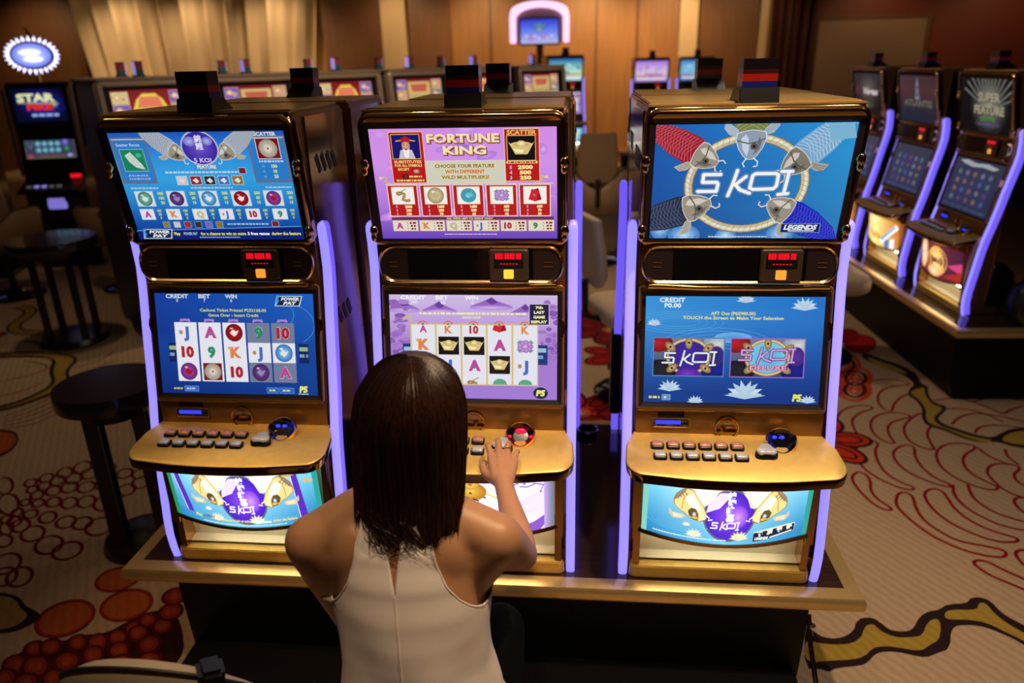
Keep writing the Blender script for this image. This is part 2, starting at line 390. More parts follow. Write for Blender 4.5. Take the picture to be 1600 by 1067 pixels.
def sym(c, t, x, y, w, h):
    if t == 'ingot': ingot(c, x, y, w, h); return
    if t in SYMC:
        col = SYMC[t]; hh = h*.62
        c.text(t, x+w/2+w*.02, y+h/2, hh, mixc(col, (40, 30, 60), .5), bold=.05, wmax=w*.78, line=(220, 216, 226), lw=.03)
        c.text(t, x+w/2, y+h/2, hh, col, bold=.045, wmax=w*.76)
        if t == 'A': c.poly([(x+w*.42, y+h*.62), (x+w*.5, y+h*.52), (x+w*.6, y+h*.62), (x+w*.5, y+h*.68)], (40, 140, 120))
        if t == 'K': c.ell(x+w*.22, y+h*.26, w*.1, h*.08, (206, 170, 96), n=10, rings=1)
        if t == 'J': c.ell(x+w*.24, y+h*.5, w*.1, h*.12, (176, 140, 90), n=10, rings=1)
        return
    cx, cy, r = x+w/2, y+h/2, min(w, h)*.46
    cols = dict(redball=((206, 40, 44), (120, 10, 18), (240, 224, 214)), blueball=((170, 214, 244), (44, 120, 190), (226, 226, 220)), violet=((120, 76, 150), (66, 34, 98), (150, 130, 170)),
                green=((150, 200, 176), (60, 130, 110), (210, 226, 214)), magenta=((200, 70, 120), (90, 40, 130), (150, 20, 60)), coin=((226, 214, 178), (170, 150, 104), (190, 172, 126)))
    if t in cols:
        a, b, d = cols[t]
        c.ell(cx, cy, r*1.06, r*1.06, (60, 54, 80), n=24, rings=1); c.ell(cx, cy, r, r, a, b, n=24)
        c.poly(xf([(-.5, .1), (-.2, -.35), (.2, -.2), (.5, -.4), (.35, .15), (.1, .45), (-.25, .3)], cx, cy, .2, r), d); c.ell(cx-r*.3, cy-r*.5, r*.25, r*.14, (250, 246, 244), a, n=10, rings=2)
    elif t == 'disc':
        c.rect(x+w*.02, y+h*.02, w*.96, h*.96, (120, 18, 22)); c.ell(cx, cy, r*1.04, r*1.0, (232, 224, 208), (150, 138, 122), n=28); c.ring(cx, cy, r*.6, r*.6, r*.1, (176, 164, 146)); c.ell(cx, cy, r*.12, r*.12, (150, 20, 26), n=10, rings=1)
    elif t == 'dragon':
        c.stroke([(cx-r*.7, cy-r*.1), (cx-r*.2, cy-r*.4), (cx+r*.2, cy-r*.2), (cx+r*.1, cy+r*.2), (cx-r*.1, cy+r*.5), (cx+r*.4, cy+r*.7), (cx+r*.9, cy+r*.6)], r*.42, (168, 140, 92)); c.ell(cx-r*.5, cy-r*.3, r*.4, r*.28, (196, 166, 110), (140, 106, 62), n=14); c.stroke([(cx-r*.3, cy-r*.5), (cx+r*.5, cy-r*.9)], r*.12, (176, 146, 96))
    elif t == 'jade':
        c.ell(cx, cy, r*1.0, r*.95, (130, 214, 220), (46, 140, 160), n=24); c.stroke(arc_poly(cx, cy, r*.55, r*.5, .4, 5.2), r*.24, (60, 150, 170)); c.ell(cx-r*.1, cy+r*.1, r*.28, r*.24, (160, 226, 230), (90, 180, 194), n=12)
    elif t == 'flower':
        for k in range(4): c.poly([(cx+math.cos(.8+k*PI/2)*r*.6, cy+math.sin(.8+k*PI/2)*r*.5), (cx+math.cos(.5+k*PI/2)*r*1.2, cy+math.sin(.5+k*PI/2)*r*.9), (cx+math.cos(1.1+k*PI/2)*r*1.2, cy+math.sin(1.1+k*PI/2)*r*.9)], (80, 160, 140))
        for k in range(9): c.ell(cx+math.cos(k*.7)*r*.62, cy+math.sin(k*.7)*r*.48, r*.34, r*.3, (206, 170, 222), (150, 100, 178), n=12, rings=2)
        c.ell(cx, cy, r*.4, r*.36, (222, 196, 232), (160, 112, 186), n=12, rings=2)
    elif t == 'packet':
        c.poly(xf([(-.5, -.8), (.5, -.8), (.5, .75), (-.5, .75)], cx+r*.15, cy, -.25, r), (150, 14, 26)); c.poly(xf([(-.5, -.75), (.5, -.75), (.5, .7), (-.5, .7)], cx-r*.15, cy+r*.05, .3, r), (206, 34, 46)); c.ell(cx-r*.1, cy, r*.18, r*.18, (222, 96, 84), n=10, rings=1)
def small_line(c, x, y, w, h, col, seed=0, al='c'):   # lines too small to read in the photograph
    R = random.Random(seed); px = x-(w/2 if al == 'c' else 0); e = px+w
    while px < e-h*.6:
        ww = min(R.uniform(h*.7, h*2.6), e-px); c._raw([(px, y-h/2), (px+ww, y-h/2), (px+ww, y+h/2), (px, y+h/2)], [lin(col)]*4); px += ww+h*.5
    c.up()
def fish_mark(c, x, y, s, col, flip=1):
    koi(c, x, y, PI if flip > 0 else 0, s, col, mixc(col, (80, 76, 70), .5), head=(206, 196, 172), flip=flip)
def logo_power(c, x, y, w, h, sk=.25):
    c.poly([(x+sk*h, y), (x+w+sk*h, y), (x+w-sk*h*.2, y+h), (x-sk*h*.2, y+h)], (200, 214, 226)); c.poly([(x+sk*h+h*.1, y+h*.07), (x+w+sk*h-h*.12, y+h*.07), (x+w-sk*h*.2-h*.1, y+h*.93), (x-sk*h*.2+h*.1, y+h*.93)], (22, 34, 66))
    c.poly([(x+h*.18, y-h*.05), (x+h*.5, y-h*.05), (x+h*.28, y+h*.42), (x+h*.44, y+h*.42), (x+h*.02, y+h*1.15), (x+h*.14, y+h*.62), (x-h*.02, y+h*.62)], (74, 150, 220))
    c.text('POWER', x+w*.56+h*.1, y+h*.30, h*.32, (220, 226, 232), w=w*.72, bold=.05, shear=.25); c.text('PAY', x+w*.60, y+h*.70, h*.34, (220, 226, 232), w=w*.56, bold=.05, shear=.25)

def art_koi_upper(fn):
    c = Canvas(160, 100, fn)
    c.grid(0, 0, 160, 100, lambda u, v: mixc(mixc((24, 92, 176), (40, 150, 214), u), mixc((30, 74, 146), (40, 120, 180), u), v), 10, 8)
    for (x, y, rx, ry) in ((9, 90, 9, 11), (30, 97, 14, 10), (66, 97, 9, 7), (112, 96, 12, 9), (146, 97, 9, 7)): c.ell(x, y, rx, ry, (190, 222, 250), (60, 120, 190), n=20)
    c.ring(78, 51, 48, 40, 7.5, (122, 108, 78)); c.ring(78, 51, 48, 40, 6.0, (196, 184, 150)); c.ring(78, 51, 48.8, 40.8, 2.2, (230, 222, 196))
    for k in range(60): a = 2*PI*k/60; c.stroke([(78+45.2*math.cos(a), 51+37.2*math.sin(a)), (78+50.8*math.cos(a+.06), 51+42.8*math.sin(a+.06))], .35, (150, 136, 104))
    koi(c, 52, 33, PI*1.16, 20, (150, 26, 44), (206, 96, 110), flip=-1)
    koi(c, 78, 29, -PI*.5-.05, 22, (120, 128, 70), (160, 166, 110), top=True, hi=(210, 222, 236), head=(140, 154, 172))
    koi(c, 106, 41, -PI*.24, 21, (116, 160, 200), (186, 212, 230), head=(126, 118, 106))
    koi(c, 50, 66, PI*.90, 22, (36, 44, 70), (84, 96, 124), flip=-1)
    koi(c, 98, 66, PI*.16, 21, (24, 34, 176), (70, 84, 210))
    c.poly([(140, 14), (136, 0), (156, 0), (160, 12)], (120, 176, 206))
    brush_5koi(c, 38, 37, 76, 24, (238, 240, 244), (120, 140, 170))
    c.box(112, 86, 32, 7.5, (14, 26, 84), (120, 150, 200), .5); c.text('LEGENDS', 128, 89, 4.6, (226, 232, 240), w=28, bold=.05, shear=.2); c.rect(118, 91.8, 22, .9, (226, 232, 240))
    small_line(c, 76, 97.6, 50, 1.0, (210, 226, 240), 5)
    return c.mesh('upper_display', M['screen'])
def art_koi_lower(fn):
    c = Canvas(160, 100, fn)
    c.grid(0, 0, 160, 100, lambda u, v: mixc(mixc((58, 146, 214), (36, 112, 196), u), mixc((20, 62, 140), (16, 52, 132), u), max(0, v*1.5-.35) if v < .9 else 1), 12, 10)
    for k in range(7): c.ring(66, 54, 18+7*k, 7+3*k, .35, (90, 166, 222), a0=PI*.95, a1=PI*1.95)
    for k in range(4): c.ring(30, 24, 20+7*k, 4+2*k, .3, (96, 170, 224))
    lotus(c, 142, 10, 14); lotus(c, 90, 4, 10); lotus(c, 8, 26, 8); lotus(c, 24, 87, 13); lotus(c, 93, 92, 21); lotus(c, 48, 99, 9); lotus(c, 150, 97, 9)
    c.text('CREDIT', 24, 3.4, 4.2, (232, 238, 244), w=23, bold=.03); c.text('P0.00', 24.5, 8.4, 4.0, (232, 238, 244), w=15, bold=.03)
    c.text('AFT Out (P65900.00)', 79, 15.5, 3.0, (232, 226, 120), w=40, bold=.02); c.text('TOUCH the Screen to Make Your Selection', 79, 19.6, 3.0, (232, 226, 120), w=90, bold=.02)
    c.ell(80, 38, 17, 5, (70, 150, 214), (110, 176, 226))
    for x, w, ed, bg, mid, t in ((8.5, 63.5, (80, 130, 190), (40, 40, 60), (66, 40, 170), 0), (79, 65, (150, 100, 200), (60, 90, 130), (70, 176, 220), 1)):
        c.box(x, 39, w, 35, bg, ed, 1.0)
        q = Canvas(w, 35, lambda a, b, h, x=x: c.fn(x+a, 39+b, h), c.h)
        q.grid(0, 0, w, 35, lambda u, v: mixc((110, 120, 150), (60, 70, 100), v), 3, 3)
        q.ell(4, 4, 13, 9, (190, 30, 36), (120, 16, 26)); q.ell(w-5, 5, 14, 10, (210, 210, 206), (140, 150, 160)); q.ell(6, 30, 16, 10, (34, 34, 44), (20, 20, 30)); q.ell(w-5, 29, 16, 10, (24, 30, 150), (20, 24, 90)); q.ell(w*.9, 16, 7, 9, (90, 50, 160) if t else (30, 40, 120), (60, 40, 120))
        q.ell(w/2, 17, 17, 15, mid, mixc(mid, (20, 10, 60), .3) if not t else (120, 200, 226)); q.ring(w/2, 17, 19, 16, 3.2, (150, 120, 76)); q.ring(w/2, 17, 19, 16, 1.6, (216, 196, 150))
        for (a, b, r) in ((15, 8, -2.4), (w/2, 4, -1.57), (w-14, 9, -.7), (17, 28, 2.5), (w-16, 28, .6)): q.ell(a, b, 6, 3.4, (222, 198, 150), (128, 98, 60), rot=r, n=14); q.ell(a, b, 1.2, 1.2, (50, 40, 30), n=8, rings=1)
        if t: brush_5koi(q, 7, 7.5, 50, 15, (206, 150, 214), (70, 40, 110)); q.text('DELUXE', w/2+1, 26.5, 4.6, (226, 150, 190), w=33, bold=.05, line=(90, 30, 90))
        else:
            q.ell(w/2, 33, 11, 5, (120, 60, 190), (84, 30, 150)); brush_5koi(q, 8, 11, 49, 15, (222, 228, 236), (30, 30, 60))
        c.v_off = len(c.v); b = len(c.v); c.v += q.v; c.f += [tuple(i+b for i in f) for f in q.f]; c.c += q.c; c.h = q.h
    c.text('P5', 140, 93.5, 7, (224, 226, 110), w=8.5, bold=.06, shear=.15, line=(14, 30, 60), lw=.05)
    small_line(c, 10, 95, 10, 2.2, (220, 214, 120), 3); c.box(17.5, 92.6, 7, 4.6, (96, 140, 190), (150, 190, 220), .4); small_line(c, 21, 95, 4, 1.8, (226, 230, 180), 4)
    return c.mesh('lower_display', M['screen'])
def art_fortune_upper(fn):
    c = Canvas(160, 100, fn); R = random.Random(4)
    c.grid(0, 0, 160, 100, vgrad((208, 140, 226), (206, 146, 230), (178, 122, 220), (104, 66, 184)), 6, 10)
    for k in range(34): c.ell(R.uniform(0, 160), R.uniform(0, 100)**.95, R.uniform(4, 14), R.uniform(2, 5), mixc((226, 176, 240), (150, 96, 210), R.random()), mixc((205, 142, 228), (150, 96, 205), R.random()*.5), rot=R.uniform(-.4, .4), n=14, rings=2)
    red = (182, 24, 28); gold = (238, 214, 130)
    c.box(17, 3, 29, 44, red, (236, 214, 160), .5)
    c.box(19, 5, 24, 20.5, (24, 22, 110), (222, 190, 120), .5)                       # portrait: an old man in a tall red hat
    c.poly([(24, 25.5), (26, 18), (36, 18), (38.5, 25.5)], (200, 190, 196)); c.ell(31, 14.5, 3.6, 4.6, (224, 176, 150), (190, 130, 104), n=16); c.poly([(27.4, 12), (26.6, 8.6), (31, 6), (35.4, 8.6), (34.6, 12), (31, 10.8)], (176, 30, 34)); c.stroke([(22.5, 10.5), (27, 9.8)], .9, (214, 176, 90)); c.stroke([(35, 9.8), (39.5, 10.5)], .9, (214, 176, 90))
    c.poly([(28, 17), (31, 18.4), (34, 17), (33, 24), (31, 25.4), (29, 24)], (236, 232, 236)); c.ell(31, 17.4, 1.0, .8, (170, 20, 30), n=8, rings=1); c.ell(29.7, 13.8, .5, .4, (30, 20, 20), n=8, rings=1); c.ell(32.3, 13.8, .5, .4, (30, 20, 20), n=8, rings=1)
    c.text('SUBSTITUTES', 31.3, 28.4, 2.5, gold, w=24, bold=.03); c.text('FOR ALL SYMBOLS', 31.5, 31.6, 2.3, gold, w=24, bold=.03); c.text('EXCEPT', 27, 35, 2.2, gold, w=10, bold=.03)
    c.ell(38, 36.8, 3, 2, (214, 206, 180), (120, 104, 80), n=12); c.ell(28, 41.5, 3.4, 2.6, (150, 50, 50), (60, 20, 30), n=12); small_line(c, 37, 41.5, 12, 1.4, gold, 2); small_line(c, 32, 45, 25, 1.6, gold, 9)
    for t, x, y, w in (('FORTUNE', 80.5, 9, 63), ('KING', 81.5, 19.2, 38)):
        c.text(t, x+.5, y+.6, 7.6, (110, 40, 60), w=w, bold=.09); c.text(t, x, y, 7.6, (150, 84, 60), w=w, bold=.085); c.text(t, x, y-.2, 7.4, (226, 190, 140), w=w-.6, bold=.05); c.text(t, x-.2, y-.6, 7.2, (246, 226, 190), w=w-1, bold=.015)
    c.box(46.8, 28, 68.5, 19.5, (206, 204, 188), (226, 206, 190), .5)
    for i, t in enumerate(('CHOOSE YOUR FEATURE', 'WITH DIFFERENT', 'WILD MULTIPLIERS!')): c.text(t, 80.5, 32.4+i*5, 3.1, ((122, 96, 34), (196, 92, 30), (136, 116, 40))[i], w=(52, 35, 42)[i], bold=.035, line=(236, 216, 150), lw=.05)
    c.box(116, 1.5, 29, 44.5, red, (236, 214, 160), .5); c.text('SCATTER', 130.5, 4.2, 4.2, (232, 176, 86), w=25, bold=.05, line=(110, 20, 20)); c.box(118.3, 7.2, 23.5, 20.6, (14, 12, 12), (222, 200, 140), .5); ingot(c, 118.3, 7.2, 23.5, 20.6); c.rect(117, 28.6, 26.5, 2.2, gold); small_line(c, 130.3, 29.7, 24, 1.3, (150, 30, 20), 8)
    for i, (n, v) in enumerate((('5', '2500'), ('4', '500'), ('3', '250'))):
        c.text(n, 120.5, 34+i*4.6, 3.2, (226, 170, 190), bold=.05, line=(80, 20, 60)); c.text(v, 133, 34+i*4.6, 3.5, (244, 230, 150), bold=.06, w=(13, 10, 10)[i])
    for (x, fl) in ((9, 1), (147.5, -1)): c.stroke([(x-4*fl, 43.5), (x-1, 41.5), (x+2*fl, 42.5), (x, 45), (x+2*fl, 47), (x+5*fl, 46.5)], 1.5, (206, 182, 120)); c.ell(x-3.4*fl, 42.6, 1.8, 1.2, (226, 206, 140), n=10, rings=1)
    c.rect(9, 47.8, 148, .8, (220, 196, 176))
    for i, (s, a) in enumerate((('dragon', (2000, 200, 100)), ('coin', (1600, 200, 70)), ('jade', (1600, 200, 60)), ('flower', (600, 100, 40)), ('packet', (600, 70, 30)))):
        x = 10.5+i*29.3; c.box(x, 49.5, 26, 28, red, (240, 224, 196), .7); c.box(x+3.3, 51, 19.6, 15.5, (240, 236, 230), (226, 196, 150), .4); sym(c, s, x+4.6, 51.2, 17, 15)
        for k in range(3): c.text(str(5-k), x+6.2, 69+k*3.4, 2.5, (220, 160, 190), bold=.05, line=(90, 20, 60)); c.text(str(a[k]), x+17, 69+k*3.4, 2.6, (246, 232, 160), bold=.06)
    c.rect(11, 78.8, 146, 2.4, (112, 40, 60)); c.text('ALL WINS LEFT TO RIGHT ONLY', 82, 80, 1.7, (240, 220, 150), w=42, bold=.04)
    for i, t in enumerate(('A', 'K', 'Q', 'J', '10', '9')):
        x = 11.5+i*24.6; c.box(x, 82, 22.6, 9.8, (224, 216, 196), (196, 150, 120), .4); sym(c, t, x+.5, 82, 11, 9.8)
        for k in range(3): c.rect(x+13, 83.6+k*2.8, .8, 1.2, (170, 60, 60)); small_line(c, x+18.4, 84.2+k*2.8, (6, 4.6, 4.2)[k], 1.7, (120, 16, 24), 3)
    small_line(c, 82, 95, 48, 1.0, (214, 190, 226), 12)
    return c.mesh('upper_display', M['screen'])
def reels(c, x0, y0, w, h, gap, cols, greys=(), edge=None):
    n = len(cols)
    for i, col in enumerate(cols):
        x = x0+i*(w+gap)
        if edge: c.rect(x-gap/2-.6, y0-.8, w+gap+1.2, h+1.6, edge)
    for i, (off, col) in enumerate(cols):
        x = x0+i*(w+gap); ch = h/3
        c.rect(x, y0, w, h, (226, 226, 236))
        q = Canvas(w, h, lambda a, b, hh, x=x: c.fn(x+a, y0+b, hh), c.h)
        for k, t in enumerate(col):
            y = (k+off)*ch
            if (i, k) in greys: q.rect(0, y, w, ch, (112, 122, 150))
            if t in SYMC and (y < -.01*h or y+ch > h*1.01):           # a letter cut by the reel window
                yy = max(y, 0); q2h = min(y+ch, h)-yy
                col_ = SYMC[t]
                if y < 0: q.text(t, w/2, q2h*.42, q2h*.74, col_, bold=.045, wmax=w*.76)
                else: q.ell(w/2, h, w*.3, q2h*.6, mixc(col_, (240, 240, 240), .25), n=16, rings=1)
            else: sym(q, t, w*.06, y+ch*.04, w*.88, ch*.92)
        b = len(c.v); c.v += q.v; c.f += [tuple(j+b for j in f) for f in q.f]; c.c += q.c; c.h = max(c.h, q.h)
def art_fortune_lower(fn):
    c = Canvas(160, 100, fn); R = random.Random(8)
    c.grid(0, 0, 160, 100, vgrad((206, 186, 226), (190, 160, 220), (168, 124, 206), (160, 120, 206), (160, 122, 212)), 6, 10)
    for (x, y, s) in ((48, 7, 17), (98, 3, 21), (130, 9, 15), (14, 6, 16)): c.poly([(x-s, y+8), (x-s*.4, y+3), (x, y-1), (x+s*.25, y+2.5), (x+s*.6, y+5), (x+s, y+8)], (150, 104, 190)); c.poly([(x-s*.25, y+3), (x, y-1), (x+s*.3, y+4), (x, y+6)], (104, 62, 150)); c.ell(x, y+9, s, 2.2, (206, 180, 226), (176, 134, 212), n=16)
    for k in range(60):
        sx = R.choice((0, 1)); x = R.uniform(-2, 17)+sx*145; y = R.uniform(6, 60); c.ell(x, y, R.uniform(2, 6), R.uniform(1.5, 4), mixc((130, 84, 172), (176, 130, 208), R.random()), mixc((120, 74, 166), (180, 140, 214), R.random()), n=12, rings=2)
    for t, x, v, w in (('CREDIT', 23, '340', 24), ('BET', 51, '60', 12), ('WIN', 79, '0', 13)): c.text(t, x, 2.6, 4.0, (240, 240, 246), w=w, bold=.035); c.text(v, x+1, 7, 3.4, (232, 228, 240), bold=.02)
    small_line(c, 54, 17.6, 50, 2.0, (236, 232, 180), 21); small_line(c, 98, 17.6, 66, 2.0, (236, 232, 180), 22); c.text('GOOD LUCK', 79, 21.3, 2.2, (240, 236, 180), bold=.03)
    c.box(134, 8.5, 18, 19, (34, 22, 74), (206, 200, 206), .6)
    for i, t in enumerate(('7th', 'LAST', 'GAME', 'REPLAY')): c.text(t, 143, 11.4+i*4.5, 2.7, (240, 238, 170), w=(7, 10, 11, 15)[i], bold=.05)
    for x in (12, 140): c.rect(x, 47, 11, 19, (22, 50, 120)); small_line(c, x+5.5, 52, 9, 4, (150, 190, 220), x); small_line(c, x+5.5, 58.5, 9, 3.4, (110, 160, 210), x+1)
    c.stroke([(13, 24), (18, 20), (21, 21), (19, 24), (22, 26)], 2.0, (206, 182, 120))
    gold = (214, 188, 120)
    c.rect(19.5, 27.3, 122.5, 59.5, gold)
    reels(c, 21, 28.5, 22.6, 57, 1.8, [(-.5, ('A', 'K', 'jade', 'J')), (-.45, ('K', 'ingot', 'J', 'packet')), (-.45, ('10', 'ingot', 'A', 'dragon')), (-.5, ('packet', 'A', 'ingot', '9')), (-.45, ('K', 'flower', 'J', '9'))])
    for i in range(5): c.ring(32+i*24.4, 28, 4, 3, 1.2, (226, 110, 70), a0=PI, a1=2*PI); c.ell(32+i*24.4, 27.6, 1.3, 1.2, (90, 150, 120), n=10, rings=1)
    c.ell(144.5, 93.3, 7, 5.6, (24, 26, 60), n=24, rings=1); c.text('P5', 144.5, 93.3, 6, (226, 232, 130), w=9, bold=.06, shear=.15)
    return c.mesh('lower_display', M['screen'])
def art_power_upper(fn):
    c = Canvas(160, 100, fn)
    c.grid(0, 0, 160, 100, vgrad((26, 84, 184), (44, 140, 216), (52, 160, 222), (40, 134, 206), (20, 88, 170), (14, 44, 130)), 4, 12)
    for x, w in ((1, 33), (126, 34)):
        c.rect(x, 4, w, 42, (92, 108, 140)); c.rect(x+2, 7, w-4, 36.5, (40, 120, 200)); c.rect(x+1, 5.4, w-2, .8, (190, 200, 210))
    c.text('Scatter Bonus', 16, 10.6, 2.6, (176, 196, 222), w=22, bold=.03); c.box(7, 15, 21, 19, (22, 128, 92), (120, 170, 160), .8); c.poly([(10, 20), (16, 17), (24, 28), (26, 33), (18, 31), (13, 26)], (196, 206, 200)); c.ell(23, 20, 3, 2, (70, 170, 130), n=10, rings=1)
    for k in range(2): small_line(c, 18, 38.4+k*3, 20, 1.5, (150, 176, 210), 30+k)
    c.text('SCATTER', 143, 2.6, 3.4, (206, 212, 220), w=20, bold=.05, line=(60, 50, 60)); c.box(133.5, 6.5, 20, 17.5, (150, 20, 26), (190, 200, 210), .7); sym(c, 'disc', 133.5, 6.5, 20, 17.5)
    small_line(c, 144, 26.6, 22, 1.7, (190, 206, 222), 31)
    for k in range(3): c.text(('150', '10', '25')[k], 146, 31+k*4.6, 3, (216, 222, 120), bold=.05); small_line(c, 136, 31+k*4.6, 3, 1.8, (90, 150, 190), 40+k)
    koi(c, 66, 23, PI*1.2, 14, (170, 178, 190), (120, 130, 146), flip=-1); koi(c, 98, 23, -PI*.2, 14, (170, 178, 190), (120, 130, 146))
    c.ell(82, 14, 16.5, 15, (110, 84, 200), (50, 36, 150)); c.ring(82, 14, 16.5, 15, 1.4, (176, 180, 200)); c.ell(74, 8, 6, 4.5, (170, 186, 220), (110, 96, 200), n=14); c.ell(90, 8, 5, 4, (170, 186, 220), (110, 96, 200), n=14)
    for i, t in enumerate('錦鯉'): c.text(t, 82, 6+i*6.5, 5, (226, 226, 240), bold=.02)
    c.text('5 KOI', 82, 24.8, 4, (206, 190, 236), w=16, bold=.03)
    c.text('FEATURE', 84, 30.8, 3.4, (216, 222, 226), w=18, bold=.05, line=(40, 70, 120)); small_line(c, 80, 35.6, 72, 1.6, (190, 206, 222), 33)
    c.box(113, 32, 6, 5, (120, 30, 34), (190, 190, 196), .4)
    for i in range(5): c.box(53+i*13, 39.3, 9.5, 7.6, ((190, 196, 206), (150, 34, 44), (44, 44, 50), (60, 110, 180), (140, 110, 50))[i], (206, 214, 220), .4); c.poly(xf([(-3, 1), (0, -2.4), (3, 0), (1, 2.6)], 57.7+i*13, 43, .3, 1), (220, 216, 210))
    small_line(c, 84, 50, 40, 1.5, (170, 196, 220), 34); small_line(c, 20, 50, 26, 1.4, (170, 196, 220), 35); small_line(c, 146, 50, 24, 1.4, (170, 196, 220), 36)
    for i, t in enumerate(('green', 'violet', 'blueball', 'redball', 'magenta')):
        x = 9+i*30.5; c.box(x, 53, 17, 14, (206, 216, 226), (150, 190, 220), .4); sym(c, t, x+1, 53, 15, 14)
        for k in range(3): c.text(('200', '60', '15')[k] if i else ('500', '100', '20')[k], x+24.5, 55+k*4.4, 2.8, (206, 216, 100), bold=.04)
    for i, t in enumerate(('A', 'K', 'Q', 'J', '10', '9')):
        x = 9+i*25.4; c.box(x, 70, 13, 10, (220, 222, 230), (150, 190, 220), .3); sym(c, t, x+.5, 70, 12, 10)
        for k in range(3): c.text(('100', '25', '5')[k], x+18.6, 71.4+k*3.5, 2.3, (206, 216, 100), bold=.04)
    for i in range(6): c.box(28+i*10.3, 82.4, 6, 5.4, ((130, 120, 80), (190, 196, 206), (150, 44, 50), (44, 44, 50), (110, 100, 180), (140, 110, 50))[i], (150, 176, 200), .3)
    small_line(c, 110, 84.6, 40, 1.5, (160, 190, 220), 37); c.box(133, 82, 6, 5, (120, 30, 34), (190, 190, 196), .3)
    c.poly([(0, 91), (80, 89), (160, 87), (160, 100), (0, 100)], (14, 30, 110)); c.stroke([(0, 91), (80, 89), (160, 87)], .7, (90, 160, 220))
    logo_power(c, 5, 89.5, 28, 9.5); c.text('Play', 39, 94, 3, (220, 226, 90), bold=.04, w=6); c.text('POWER PAY', 52, 94, 3, (150, 180, 210), bold=.04, w=14, shear=.2)
    c.text('for a chance to win an extra', 84, 94, 3, (220, 226, 90), w=44, bold=.03); c.text('5 free games', 118, 94, 3, (236, 238, 240), w=21, bold=.04); c.text('during the feature', 144.5, 94, 3, (220, 226, 90), w=28, bold=.03); small_line(c, 80, 97.6, 40, 1.0, (150, 176, 220), 38)
    return c.mesh('upper_display', M['screen'])
def art_power_lower(fn):
    c = Canvas(160, 100, fn)
    c.grid(0, 0, 160, 100, lambda u, v: mixc(mixc((20, 62, 156), (28, 96, 190), u if v < .5 else .6), mixc((14, 44, 120), (12, 60, 140), u), v), 8, 8)
    for x, y, r in ((130, 30, 30), (118, 20, 22)): c.ring(x, y, r, r*.7, .8, (60, 130, 210), a0=-1.2, a1=.9)
    for t, x, v, w in (('CREDIT', 23, '0', 23), ('BET', 51, '7', 12), ('WIN', 78, '0', 12)): c.text(t, x, 2.8, 4, (206, 214, 224), w=w, bold=.035); c.text(v, x, 7, 3, (206, 214, 224), bold=.02)
    logo_power(c, 122, 2.0, 25, 10)
    c.text('Cashout Ticket Printed P232168.00', 79, 16.3, 2.9, (206, 216, 110), w=67, bold=.02); c.text('Game Over - Insert Credit', 79, 21.2, 2.9, (206, 216, 110), w=51, bold=.02)
    for x in (10, 143): c.rect(x, 49, 10, 19, (16, 36, 90)); small_line(c, x+5, 54, 8.5, 4, (150, 176, 130), x); small_line(c, x+5, 60.6, 8.5, 3.2, (120, 150, 190), x+1)
    reels(c, 18, 28.5, 22.8, 59, 1.9, [(0, ('J', '10', 'magenta')), (0, ('A', '9', 'disc')), (0, ('redball', 'K', '10')), (0, ('9', 'J', 'violet')), (0, ('10', 'blueball', 'A'))], greys=((3, 0), (3, 2), (4, 0), (4, 2)))
    for i in range(5):
        x = 29.5+i*24.7
        for a in (-.9, -.45, 0, .45, .9): c.ell(x+a*4.5, 27.2-1.2*math.cos(a), 2.0, 1.1, (206, 150, 214), (150, 100, 190), rot=a*1.4, n=10, rings=1)
    small_line(c, 17, 95, 9, 1.8, (190, 196, 90), 3); c.box(24, 92.6, 14, 4.8, (56, 104, 190), (110, 150, 210), .4); small_line(c, 31, 95, 10, 1.8, (190, 200, 220), 4)
    for x, w in ((109, 11), (122, 14)): c.box(x, 93, w, 5, (44, 96, 190), (110, 150, 210), .4); small_line(c, x+w/2, 95.5, w*.6, 1.8, (196, 214, 130), x)
    c.text('P5', 146, 94, 6.6, (226, 232, 120), w=8.6, bold=.06, shear=.15, line=(14, 24, 60)); small_line(c, 146, 98.7, 10, 1.1, (190, 200, 200), 7)
    return c.mesh('lower_display', M['screen'])
